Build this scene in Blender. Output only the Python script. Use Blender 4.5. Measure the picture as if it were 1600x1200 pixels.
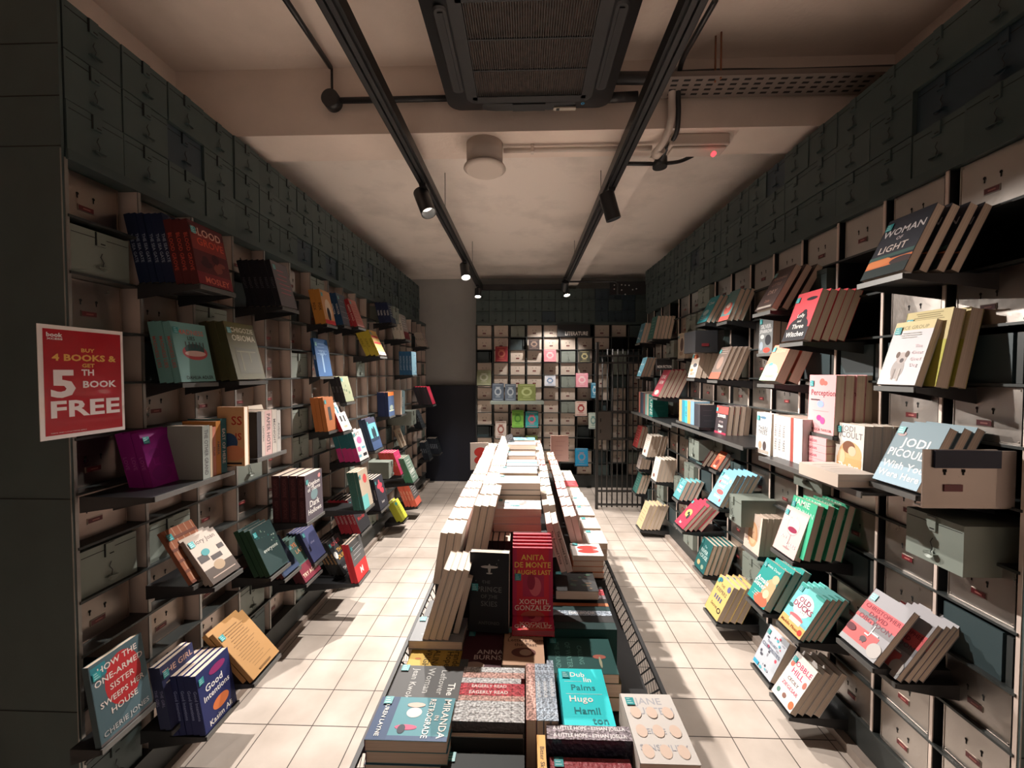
import bpy, bmesh, math, random
from mathutils import Vector, Matrix, Euler
sc = bpy.context.scene
for o in list(bpy.data.objects): bpy.data.objects.remove(o, do_unlink=True)
# ---------------------------------------------------------------- camera
F = 632.0
cam_d = bpy.data.cameras.new('camera'); cam = bpy.data.objects.new('camera', cam_d)
sc.collection.objects.link(cam); sc.camera = cam
cam.location = (0, 0, 1.54)
cam.rotation_euler = Euler((math.radians(90 - 1.63), 0, math.radians(1.81)), 'XYZ')
cam_d.sensor_width = 36; cam_d.lens = F / 1600 * 36; cam_d.clip_start = .02
# ---------------------------------------------------------------- world, view, light levels
sc.view_settings.view_transform = 'Standard'; sc.view_settings.look = 'None'
sc.view_settings.gamma = 1; sc.view_settings.use_curve_mapping = False
sc.view_settings.exposure = 0.2
wd = bpy.data.worlds.new('world'); sc.world = wd; wd.use_nodes = True
wd.node_tree.nodes['Background'].inputs[0].default_value = (1, .8, .7, 1)
wd.node_tree.nodes['Background'].inputs[1].default_value = .012
WARM = (1, .92, .85)
# every spotlight of the shop: track x, y, aim point, watts, cone degrees, tint
LAMPS = [
 (-.549, 2.23, (.4, 1.45, .2), 250, 108),
 (-.549, 3.73, (-.15, 2.7, .3), 340, 108),
 (-.549, 4.75, (-.5, 4.0, 0), 100, 100),
 (.476, 2.31, (1.15, 2.5, .3), 75, 84),
 (.476, 4.7, (.8, 4.0, .3), 70, 80),
 (.43, 4.4, (.28, 5.4, 1.25), 75, 66),
]
# soft fill lamp added behind the camera to lift ceiling and camera-facing steel
ad = bpy.data.lights.new('fill_behind_camera', 'AREA'); ad.energy = 2.5; ad.size = 1.6; ad.color = (1, .82, .72)
ao = bpy.data.objects.new('fill_behind_camera', ad); sc.collection.objects.link(ao); ao.location = (0, -1.9, 1.9)
ao.rotation_euler = (math.radians(100), 0, 0)
# ---------------------------------------------------------------- helpers
C = sc.collection
RM = cam.rotation_euler.to_matrix(); CP = Vector(cam.location)
def ray(u, v):
    "direction through photo pixel (u, v), scaled so that its y component is 1"
    d = RM @ Vector((u - 800, 600 - v, -F)); return d / d.y
def at(u, v, Y): return CP + ray(u, v) * Y
def pix(p):
    q = RM.transposed() @ (Vector(p) - CP); return (800 + F * q.x / -q.z, 600 - F * q.y / -q.z)
MC = {}
def mat(col, rough=.5, metal=0., coat=0., noise=0., nscale=20., bump=0., emit=0., key=None):
    k = key or (tuple(round(c, 3) for c in col), rough, metal, coat, noise, nscale, bump, emit)
    if k in MC: return MC[k]
    m = bpy.data.materials.new('m'); m.use_nodes = True; nt = m.node_tree; b = nt.nodes['Principled BSDF']
    b.inputs['Base Color'].default_value = (*col, 1); b.inputs['Roughness'].default_value = rough
    b.inputs['Metallic'].default_value = metal; b.inputs['Coat Weight'].default_value = coat
    if emit:
        b.inputs['Emission Color'].default_value = (*col, 1); b.inputs['Emission Strength'].default_value = emit
    if noise or bump:
        tc = nt.nodes.new('ShaderNodeTexCoord'); n = nt.nodes.new('ShaderNodeTexNoise')
        n.inputs['Scale'].default_value = nscale; n.inputs['Detail'].default_value = 5
        nt.links.new(tc.outputs['Object'], n.inputs['Vector'])
        if noise:
            r = nt.nodes.new('ShaderNodeValToRGB')
            r.color_ramp.elements[0].position = .3; r.color_ramp.elements[1].position = .7
            r.color_ramp.elements[0].color = (*[c * (1 - noise) for c in col], 1)
            r.color_ramp.elements[1].color = (*[min(1, c * (1 + noise * .6)) for c in col], 1)
            nt.links.new(n.outputs['Fac'], r.inputs['Fac']); nt.links.new(r.outputs['Color'], b.inputs['Base Color'])
        if bump:
            bp = nt.nodes.new('ShaderNodeBump'); bp.inputs['Strength'].default_value = bump; bp.inputs['Distance'].default_value = .01
            nt.links.new(n.outputs['Fac'], bp.inputs['Height']); nt.links.new(bp.outputs['Normal'], b.inputs['Normal'])
    MC[k] = m; return m
class MB:
    "collects shapes with materials and links them as one mesh object"
    def __init__(s): s.v = []; s.f = []; s.mi = []; s.ms = []; s.sm = []
    def m(s, mt):
        if mt not in s.ms: s.ms.append(mt)
        return s.ms.index(mt)
    def poly(s, pts, mt, smooth=False):
        i = len(s.v); s.v += [tuple(p) for p in pts]; s.f.append(tuple(range(i, i + len(pts)))); s.mi.append(s.m(mt)); s.sm.append(smooth)
    def box(s, a, b, mt, M=None):
        x0, y0, z0 = a; x1, y1, z1 = b
        P = [Vector(p) for p in ((x0,y0,z0),(x1,y0,z0),(x1,y1,z0),(x0,y1,z0),(x0,y0,z1),(x1,y0,z1),(x1,y1,z1),(x0,y1,z1))]
        if M: P = [M @ p for p in P]
        i = len(s.v); s.v += [tuple(p) for p in P]; k = s.m(mt)
        for q in ((0,3,2,1),(4,5,6,7),(0,1,5,4),(1,2,6,5),(2,3,7,6),(3,0,4,7)):
            s.f.append(tuple(i + j for j in q)); s.mi.append(k); s.sm.append(False)
    def tube(s, pts, r, mt, n=12, cap=True, r2=None):
        pts = [Vector(p) for p in pts]; k = s.m(mt); i0 = len(s.v); rs = r if isinstance(r, (list, tuple)) else [r] * len(pts)
        up = None
        for j, p in enumerate(pts):
            d = (pts[min(j + 1, len(pts) - 1)] - pts[max(j - 1, 0)]).normalized()
            if up is None: up = Vector((0, 0, 1)) if abs(d.z) < .9 else Vector((1, 0, 0))
            a = d.cross(up).normalized(); up = a.cross(d).normalized(); b = up
            for q in range(n):
                t = 2 * math.pi * q / n; s.v.append(tuple(p + (a * math.cos(t) + b * math.sin(t)) * rs[j]))
        for j in range(len(pts) - 1):
            for q in range(n):
                a0 = i0 + j * n + q; a1 = i0 + j * n + (q + 1) % n
                s.f.append((a0, a1, a1 + n, a0 + n)); s.mi.append(k); s.sm.append(True)
        if cap:
            for base, rev in ((i0, 0), (i0 + (len(pts) - 1) * n, 1)):
                f = list(range(base, base + n)); s.f.append(tuple(f if rev else f[::-1])); s.mi.append(k); s.sm.append(False)
    def add_mesh(s, me, M, mt):
        i = len(s.v); k = s.m(mt); s.v += [tuple(M @ v.co) for v in me.vertices]
        for p in me.polygons: s.f.append(tuple(i + j for j in p.vertices)); s.mi.append(k); s.sm.append(False)
    def mesh(s, name):
        me = bpy.data.meshes.new(name); me.from_pydata(s.v, [], s.f)
        for m_ in s.ms: me.materials.append(m_)
        me.polygons.foreach_set('material_index', s.mi); me.polygons.foreach_set('use_smooth', s.sm); me.update(); return me
    def build(s, name, parent=None, M=None, bevel=0):
        o = bpy.data.objects.new(name, s.mesh(name)); C.objects.link(o)
        if parent: o.parent = parent
        if M: o.matrix_world = M
        if bevel:
            b = o.modifiers.new('b', 'BEVEL'); b.width = bevel; b.segments = 2; b.limit_method = 'ANGLE'
        return o
def link(name, me, parent=None, M=None):
    o = bpy.data.objects.new(name, me); C.objects.link(o)
    if parent: o.parent = parent
    if M: o.matrix_world = M
    return o
def empty(name, loc, M=None):
    o = bpy.data.objects.new(name, None); C.objects.link(o); o.empty_display_size = .05
    if M is not None: o.matrix_world = M
    else: o.location = loc
    return o
def tag(o, label, cat, group=None):
    w = label.split()
    if len(w) > 16: print('LONG LABEL', len(w), label); label = ' '.join(w[:16])
    o['label'] = label; o['category'] = cat
    if group: o['group'] = group
    return o
def struct(o): o['kind'] = 'structure'; return o
def centred(mb, name, parent=None, bevel=0):
    "build with the origin at the middle of the base"
    xs = [v[0] for v in mb.v]; ys = [v[1] for v in mb.v]; zs = [v[2] for v in mb.v]
    c = Vector(((min(xs) + max(xs)) / 2, (min(ys) + max(ys)) / 2, min(zs)))
    mb.v = [tuple(Vector(v) - c) for v in mb.v]
    o = mb.build(name, bevel=bevel); o.location = c
    if parent:
        o.parent = parent; o.location = c - parent.location
    return o
TXT = {}
def text_mesh(s, bold=.012):
    if (s, bold) in TXT: return TXT[(s, bold)]
    cu = bpy.data.curves.new('t', 'FONT'); cu.body = s; cu.size = 1; cu.offset = bold; cu.resolution_u = 2
    cu.align_x = 'LEFT'; cu.space_character = 1.03
    o = bpy.data.objects.new('t', cu); C.objects.link(o); bpy.context.view_layer.update()
    me = bpy.data.meshes.new_from_object(o); bpy.data.objects.remove(o); bpy.data.curves.remove(cu)
    xs = [v.co.x for v in me.vertices] or [0, 1]; ys = [v.co.y for v in me.vertices] or [0, 1]
    TXT[(s, bold)] = (me, min(xs), max(xs), min(ys), max(ys)); return TXT[(s, bold)]
def put_text(mb, s, cx, cy, size, maxw, M, mt, rot=0, bold=.012, fit=False):
    "letters centred on (cx, cy) of plane M (x right, y up); size is the capital height"
    me, x0, x1, y0, y1 = text_mesh(s, bold)
    k = size / .72; w = (x1 - x0) * k; kx = k * (maxw / w if fit else min(1, maxw / w))
    T = M @ Matrix.Translation((cx, cy, 0)) @ Matrix.Rotation(rot, 4, 'Z') @ Matrix.Diagonal((kx, k, 1, 1)) @ Matrix.Translation((-(x0 + x1) / 2, -(y0 + y1) / 2, 0))
    mb.add_mesh(me, T, mt)
# ---------------------------------------------------------------- common materials
def steel(col=(.34, .285, .25), metal=1.0, key='steel'):
    m = mat(col, .36, metal, key=key); nt = m.node_tree; b = nt.nodes['Principled BSDF']
    tc = nt.nodes.new('ShaderNodeTexCoord'); n = nt.nodes.new('ShaderNodeTexNoise'); n.inputs['Scale'].default_value = 9; n.inputs['Detail'].default_value = 6
    oi = nt.nodes.new('ShaderNodeObjectInfo'); ad = nt.nodes.new('ShaderNodeVectorMath'); ad.operation = 'ADD'
    nt.links.new(tc.outputs['Object'], ad.inputs[0]); sx = nt.nodes.new('ShaderNodeMath'); sx.operation = 'MULTIPLY'; sx.inputs[1].default_value = 40
    nt.links.new(oi.outputs['Random'], sx.inputs[0]); nt.links.new(sx.outputs[0], ad.inputs[1]); nt.links.new(ad.outputs[0], n.inputs['Vector'])
    r = nt.nodes.new('ShaderNodeMapRange'); r.inputs['To Min'].default_value = .2; r.inputs['To Max'].default_value = .46
    nt.links.new(n.outputs['Fac'], r.inputs['Value']); nt.links.new(r.outputs[0], b.inputs['Roughness'])
    bp = nt.nodes.new('ShaderNodeBump'); bp.inputs['Strength'].default_value = .25; bp.inputs['Distance'].default_value = .01
    nt.links.new(n.outputs['Fac'], bp.inputs['Height']); nt.links.new(bp.outputs['Normal'], b.inputs['Normal']); return m
STEEL = steel(); STEELR = steel((.42, .385, .355), 1.0, 'steelr'); STEELB = steel((.62, .53, .45), .35, 'steelb')  # same bare steel, right and rear copies lightened for the light falling there
STEELF = mat((.3, .29, .27), .42, .7, noise=.2, nscale=8)
STEELL = mat((.72, .6, .53), .42, .3, noise=.12, nscale=6)
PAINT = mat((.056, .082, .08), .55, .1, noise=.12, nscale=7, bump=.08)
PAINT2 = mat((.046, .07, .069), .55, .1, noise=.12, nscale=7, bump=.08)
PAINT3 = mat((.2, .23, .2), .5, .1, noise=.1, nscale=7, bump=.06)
NAVYP = mat((.025, .045, .06), .5, .1, noise=.1, nscale=7)
DARK = mat((.012, .013, .015), .5); BLACK = mat((.018, .019, .021), .38); BLKM = mat((.007, .007, .008), .45)
FRAME = mat((.035, .04, .039), .45, .2, noise=.15, nscale=6)
SLOT = mat((.11, .01, .014), .4); HOLE_SHADE = mat((.006, .006, .006), .8)
def pages_mat():
    m = mat((.62, .5, .4), .8, key='pages'); nt = m.node_tree; b = nt.nodes['Principled BSDF']
    tc = nt.nodes.new('ShaderNodeTexCoord'); mp = nt.nodes.new('ShaderNodeMapping'); mp.inputs['Scale'].default_value = (3, 900, 3)
    n = nt.nodes.new('ShaderNodeTexNoise'); n.inputs['Scale'].default_value = 1; n.inputs['Detail'].default_value = 2
    r = nt.nodes.new('ShaderNodeValToRGB'); r.color_ramp.elements[0].position = .3; r.color_ramp.elements[1].position = .65
    r.color_ramp.elements[0].color = (.5, .39, .31, 1); r.color_ramp.elements[1].color = (.72, .6, .49, 1)
    nt.links.new(tc.outputs['Object'], mp.inputs['Vector']); nt.links.new(mp.outputs[0], n.inputs['Vector'])
    nt.links.new(n.outputs['Fac'], r.inputs['Fac']); nt.links.new(r.outputs['Color'], b.inputs['Base Color']); return m
PAGES = pages_mat()
# ---------------------------------------------------------------- a book
def dim(c): return tuple(x * .78 for x in c)
def soft(m): m.node_tree.nodes['Principled BSDF'].inputs['Specular IOR Level'].default_value = .28; return m
def cov(c): return soft(mat(dim(c), .62, 0, .0))
def ink(c): return soft(mat(dim(c), .6, 0, .0))
def book_meshes(d, w, h, t, layers=True):
    "local frame: x across the cover, z up, front cover looks to -y at y=0, back cover at y=t, spine at x=-w/2"
    mb = MB(); c, s = (mat(d['c'], .3, 0, .6, bump=1.0, nscale=90), mat(d['s'], .22, 0, 1, noise=.75, nscale=160, bump=1.0)) if d.get('wrap') else (cov(d['c']), cov(d['s'])); b = .0014; x0, x1 = -w / 2, w / 2  # wrapped spines: colour noise paints the glints of the shrink-wrap
    mb.box((x0, 0, 0), (x1, b, h), c); mb.box((x0, t - b, 0), (x1, t, h), c)
    mb.box((x0 - .0006, 0, 0), (x0 + b, t, h), s)
    e = .00015; k = 1
    P = Matrix(((1, 0, 0, 0), (0, 0, -1, 0), (0, 1, 0, 0), (0, 0, 0, 1)))
    if layers:
        for a in d['a']:
            y = -e * k; k += 1; M = Matrix.Translation((x0, y, 0)) @ P
            if a[0] == 'r':
                ax, ay, bx, by = a[1] * w, a[2] * h, a[3] * w, a[4] * h
                mb.poly([M @ Vector(p) for p in ((ax, ay, 0), (bx, ay, 0), (bx, by, 0), (ax, by, 0))], ink(a[5]))
            elif a[0] == 'e':
                n = 22; pts = []
                for q in range(n):
                    th = 2 * math.pi * q / n
                    px = min(1, max(0, a[1] + a[3] * math.cos(th))); py = min(1, max(0, a[2] + a[4] * math.sin(th)))
                    pts.append(M @ Vector((px * w, py * h, 0)))
                mb.poly(pts, ink(a[5]))
            elif a[0] == 't': put_text(mb, a[1], a[2] * w, a[3] * h, a[4] * w * .8, w * .9, M, ink(a[5]))
            elif a[0] == 'T': put_text(mb, a[1], a[2] * w, a[3] * h, a[4] * w * .8, h * .9, M, ink(a[5]), rot=-math.pi / 2)
    # spine lettering reads downwards
    S = Matrix(((0, 0, -1, x0 - .0009), (-1, 0, 0, t), (0, 1, 0, 0), (0, 0, 0, 1)))
    for (a0, a1, colr) in d.get('sb', ()):
        mb.poly([S @ Vector(p) for p in ((.0002, a0 * h, -.0001), (t - .0002, a0 * h, -.0001), (t - .0002, a1 * h, -.0001), (.0002, a1 * h, -.0001))], ink(colr))
    if d.get('st'): put_text(mb, d['st'], t / 2, h / 2, t * .5, h * .85, S, ink(d['sc']), rot=-math.pi / 2)
    pg = MB(); g = .0012; PG = mat(d['pg'], .7) if d.get('pg') else PAGES
    pg.box((x0 + b, b, g), (x1 - g, t - b, h - g), PG)
    return mb.mesh('book'), pg.mesh('pages')
ST = MB(); ST.poly([(0, 0, 0), (.022, 0, 0), (.022, 0, .024), (0, 0, .024)], mat((.02, .24, .25), .4))
for j in range(3): ST.poly([(.003, -.0002, .004 + j * .007), (.018 - j * .003, -.0002, .004 + j * .007), (.018 - j * .003, -.0002, .0065 + j * .007), (.003, -.0002, .0065 + j * .007)], mat((.3, .5, .5), .5))
ST = ST.mesh('sticker')
def basis(pos, u, n):
    u = Vector(u).normalized(); n = Vector(n).normalized(); r = (-n).cross(u)
    return Matrix(((r.x, -n.x, u.x, pos[0]), (r.y, -n.y, u.y, pos[1]), (r.z, -n.z, u.z, pos[2]), (0, 0, 0, 1)))
ORD = ['front copy', 'second copy back', 'third copy back', 'fourth copy back', 'fifth copy back', 'sixth copy back', 'seventh copy back']
NB = [0]; STUFF = []
# the books that show largest stay single objects, by order of building
KEEP = set([1,2,3,4,5,6,7,8,9,10,11,12,13,14,15,16,17,18,20,27,34,35,36,37,38,42,45,46,47,48,49,50,51,52,53,54,55,56,57,58,59,60,61,62,64,65,66,67,68,69,71,72,73,74,75,77,80,84,88,89,90,95,96,97,98,102,104,108,111,116,117,118,119,120,121,122,125,126,127,128,130,140,149,150,151,152,153,154,155,156,157,158,159,160,161,162,163,164,165,166,167,168,169,170,171,172,173,174,175,176,177,178,179,180,181,182,183,185,186,187,188,189,190,191,192,193,194,195,196,197,198,199,200,201,202,203,204,205,206,207,208,209,210,211,212,213,215,216,220,221,223,224,230,232,233,234,235,236,241,244,252,255,260,263,268,269,271,272,273,274,278,279,280,283,284,285,286,287,288,289,290,292,295,296,298,299,300,301,302,303,304,305,308,309,311,312,313,314,315,320,323,330,334,335,336,337,338,339,341,342,343,345,346,347,348,350,351,352,353,354,355,357,358,361,365,368,369,370,371,372,373,374,375,376,377,378,379,380,381,382,386,387,388,389,392,394,397,398,400,403,406,407,408,409,411,416,417,418,419,421,422,423,425,426,427,428,429,430,431,432,433,435,436,439,441,442,443,444,445,446,448,458,461,462,470,471,472,506,507,508,511,545,567,568,587,590,593,596,614,615])
def put_book(ms, M, label, group=None, sticker=None):
    NB[0] += 1
    if KEEP is not None and NB[0] not in KEEP:
        for me in ms: STUFF.append((me, M))
        return None
    o = link('book', ms[0], None, M); tag(o, label, 'book', group)
    p = bpy.data.objects.new('pages', ms[1]); C.objects.link(p); p.parent = o
    if sticker:
        s = bpy.data.objects.new('sticker', ST); C.objects.link(s); s.parent = o; s.location = (sticker[0], -.003, sticker[1]); s['label'] = 'small teal price sticker'
    o['nb'] = NB[0]
    return o
# ---------------------------------------------------------------- the room
def floor_mat():
    m = mat((.6, .55, .5), .3, key='floor'); nt = m.node_tree; b = nt.nodes['Principled BSDF']
    tc = nt.nodes.new('ShaderNodeTexCoord'); mp = nt.nodes.new('ShaderNodeMapping'); mp.inputs['Location'].default_value = (-.075, -.093, 0)
    br = nt.nodes.new('ShaderNodeTexBrick'); br.offset = 0; br.inputs['Scale'].default_value = 1; br.inputs['Brick Width'].default_value = .2; br.inputs['Row Height'].default_value = .2
    br.inputs['Mortar Size'].default_value = .0022; br.inputs['Mortar Smooth'].default_value = .1; br.inputs['Bias'].default_value = 0
    br.inputs['Color1'].default_value = (.6, .53, .47, 1); br.inputs['Color2'].default_value = (.54, .475, .42, 1); br.inputs['Mortar'].default_value = (.06, .045, .04, 1)
    n = nt.nodes.new('ShaderNodeTexNoise'); n.inputs['Scale'].default_value = 5; n.inputs['Detail'].default_value = 7
    r = nt.nodes.new('ShaderNodeValToRGB'); r.color_ramp.elements[0].position = .3; r.color_ramp.elements[1].position = .75
    r.color_ramp.elements[0].color = (.78, .76, .74, 1); r.color_ramp.elements[1].color = (1.05, 1.05, 1.05, 1)
    mx = nt.nodes.new('ShaderNodeMix'); mx.data_type = 'RGBA'; mx.blend_type = 'MULTIPLY'; mx.inputs['Factor'].default_value = 1
    nt.links.new(tc.outputs['Object'], mp.inputs['Vector']); nt.links.new(mp.outputs[0], br.inputs['Vector']); nt.links.new(tc.outputs['Object'], n.inputs['Vector'])
    nt.links.new(n.outputs['Fac'], r.inputs['Fac']); nt.links.new(br.outputs['Color'], mx.inputs[6]); nt.links.new(r.outputs['Color'], mx.inputs[7]); nt.links.new(mx.outputs[2], b.inputs['Base Color'])
    bp = nt.nodes.new('ShaderNodeBump'); bp.inputs['Strength'].default_value = .4; bp.inputs['Distance'].default_value = .002; bp.invert = True
    nt.links.new(br.outputs['Fac'], bp.inputs['Height']); nt.links.new(bp.outputs['Normal'], b.inputs['Normal'])
    r2 = nt.nodes.new('ShaderNodeMapRange'); r2.inputs['To Min'].default_value = .28; r2.inputs['To Max'].default_value = .5; nt.links.new(n.outputs['Fac'], r2.inputs['Value']); nt.links.new(r2.outputs[0], b.inputs['Roughness'])
    return m
def plaster(col, key, stain=.3):
    m = mat(col, .85, key=key); nt = m.node_tree; b = nt.nodes['Principled BSDF']; tc = nt.nodes.new('ShaderNodeTexCoord')
    n = nt.nodes.new('ShaderNodeTexNoise'); n.inputs['Scale'].default_value = 1.6; n.inputs['Detail'].default_value = 9; n.inputs['Roughness'].default_value = .62
    r = nt.nodes.new('ShaderNodeValToRGB'); r.color_ramp.elements[0].position = .32; r.color_ramp.elements[1].position = .55
    r.color_ramp.elements[0].color = (*[c * (1 - stain) for c in col], 1); r.color_ramp.elements[1].color = (*col, 1)
    n2 = nt.nodes.new('ShaderNodeTexNoise'); n2.inputs['Scale'].default_value = 45; n2.inputs['Detail'].default_value = 4
    bp = nt.nodes.new('ShaderNodeBump'); bp.inputs['Strength'].default_value = .25; bp.inputs['Distance'].default_value = .004
    for k in (n, n2): nt.links.new(tc.outputs['Object'], k.inputs['Vector'])
    nt.links.new(n.outputs['Fac'], r.inputs['Fac']); nt.links.new(r.outputs['Color'], b.inputs['Base Color']); nt.links.new(n2.outputs['Fac'], bp.inputs['Height']); nt.links.new(bp.outputs['Normal'], b.inputs['Normal'])
    return m
CEIL = plaster((.82, .7, .62), 'ceil', .12); CEILB = plaster((.84, .76, .7), 'ceilb', .25); WALLM = plaster((.36, .36, .35), 'wall', .1)
def sbox(name, a, b, m): mb = MB(); mb.box(a, b, m); return struct(mb.build(name))
sbox('floor', (-1.9, -2.4, -.05), (3.2, 6.0, 0), floor_mat())
sbox('ceiling', (-1.9, -2.4, 3.02), (3.2, 1.98, 3.1), CEIL)
sbox('ceiling_rear', (-1.9, 2.22, 2.86), (3.2, 6.0, 3.1), CEILB)
sbox('ceiling_beam', (-1.9, 1.98, 2.70), (3.2, 2.22, 3.1), CEIL)
sbox('ceiling_drop', (.55, 2.22, 2.70), (.7, 5.75, 2.87), CEILB)
sbox('wall_left', (-1.9, -2.4, 0), (-1.72, 6.0, 3.1), CEIL)
sbox('wall_right', (1.72, -2.4, 0), (1.9, 4.5, 3.1), CEIL)
sbox('wall_rear', (-1.9, 5.73, 0), (3.2, 6.0, 3.1), WALLM)
sbox('wall_passage', (3.05, 4.0, 0), (3.2, 6.0, 3.1), WALLM)
sbox('wall_front', (-1.9, -2.4, 0), (1.9, -2.3, 3.1), mat((.12, .1, .09), .8))
SK = mat((.34, .28, .24), .6, noise=.2, nscale=12)
sbox('baseboard_left', (-1.43, 1.16, 0), (-1.345, 5.73, .035), SK); sbox('baseboard_right', (1.305, 1.1, 0), (1.4, 4.45, .035), SK)
# dark blue door leaf in the left half of the rear wall
mb = MB(); mb.box((-1.42, 5.66, 0), (-.665, 5.73, 1.35), mat((.006, .009, .02), .5)); mb.box((-1.42, 5.655, 1.35), (-.665, 5.73, 1.362), DARK); struct(mb.build('door_1'))
# ---------------------------------------------------------------- card-file boxes
def box_front(paint):
    "front looks to -y at y=0, x -w/2..w/2, z 0..h"
    mb = MB(); w, h = .171, .145
    mb.box((-w/2, 0, 0), (w/2, .25, h), paint)
    mb.box((-w/2 + .006, -.0012, h - .022), (w/2 - .004, .0, h - .0205), HOLE_SHADE)
    return mb
def wire_part():
    p = MB(); p.tube([(.002, -.003, .078), (-.004, -.004, .065), (.004, -.005, .05), (0, -.006, .034)], .0011, DARK, 5); return p.mesh('wire_catch')
def clasp_part(paint):
    p = MB(); p.box((-.014, -.006, .1), (.012, 0, .143), paint); p.box((-.016, -.004, .1), (-.0135, -.0005, .143), HOLE_SHADE); p.box((-.004, -.0075, .106), (.008, -.006, .109), HOLE_SHADE); return p.mesh('clasp')  # dark strip along the tab is its painted shadow
def pull_part(paint):
    p = MB(); n = 8
    for q in range(n):
        a0 = math.pi + math.pi * q / n; a1 = math.pi + math.pi * (q + 1) / n
        p.poly([(0, 0, .04), (.016 * math.cos(a0), -.014, .032 + .014 * math.sin(a0)), (.016 * math.cos(a1), -.014, .032 + .014 * math.sin(a1))], paint)
    p.box((-.016, -.014, .031), (.016, 0, .033), paint); return p.mesh('finger_pull')
BF = {}
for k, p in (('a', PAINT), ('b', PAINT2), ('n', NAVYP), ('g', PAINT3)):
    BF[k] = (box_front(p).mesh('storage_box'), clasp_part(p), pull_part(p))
WIRE = wire_part()
def card_box(M, kind, label, group, parts=True, scale=None):
    if scale: M = M @ Matrix.Diagonal((*scale, 1))
    o = link('storage_box', BF[kind][0], None, M); tag(o, label, 'box', group)
    if parts:
        for nm, me in (('clasp', BF[kind][1]), ('finger_pull', BF[kind][2]), ('wire_catch', WIRE)):
            c = bpy.data.objects.new(nm, me); C.objects.link(c); c.parent = o
    return o
# bare steel drawer fronts with a label slot
def plate(STEEL, w=.205, h=.157):
    mb = MB(); mb.box((-w/2, 0, 0), (w/2, .2, h), STEEL)
    mb.box((-w/2, -.002, 0), (-w/2 + .003, 0, h), STEEL); mb.box((w/2 - .003, -.002, 0), (w/2, 0, h), STEEL); mb.box((-w/2, -.002, 0), (w/2, 0, .003), STEEL)
    for x in (-w/2 + .008, w/2 - .008):
        for z in (.008, h - .008): mb.box((x - .002, -.002, z - .002), (x + .002, 0, z + .002), STEEL)
    p = mb
    for x in (-.026, .022):
        p.poly([(x + .0045 * math.cos(2*math.pi*q/10), -.0012, .093 + .0045 * math.sin(2*math.pi*q/10)) for q in range(10)], HOLE_SHADE)
        p.box((x - .0015, -.0012, .079), (x + .0015, -.0002, .092), HOLE_SHADE)
    return p.mesh('steel_drawer')
def slotpart():
    p = MB(); p.box((-.026, -.0022, .042), (.022, 0, .061), STEEL); p.box((-.024, -.003, .044), (.02, -.002, .059), SLOT)
    p.box((-.012, -.0035, .049), (.01, -.003, .053), mat((.35, .12, .1), .5)); return p.mesh('label_slot')
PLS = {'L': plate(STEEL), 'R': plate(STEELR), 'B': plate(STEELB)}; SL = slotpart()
RW = mat((.03, .05, .055), .5)
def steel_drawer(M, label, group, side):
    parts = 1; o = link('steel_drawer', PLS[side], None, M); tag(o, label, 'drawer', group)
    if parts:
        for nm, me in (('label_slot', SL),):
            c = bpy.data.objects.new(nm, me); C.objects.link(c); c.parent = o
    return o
def dark_box(M, label, group, side=1):
    mb = MB(); mb.box((-.1, 0, 0), (.06, .18, .14), RW); mb.box((.07, 0, 0), (.085, .18, .14), FRAME)
    o = mb.build('cell_box', None, M); tag(o, label, 'box', group); return o
RH = .168; Z0 = 2.178
NR = 12
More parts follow.
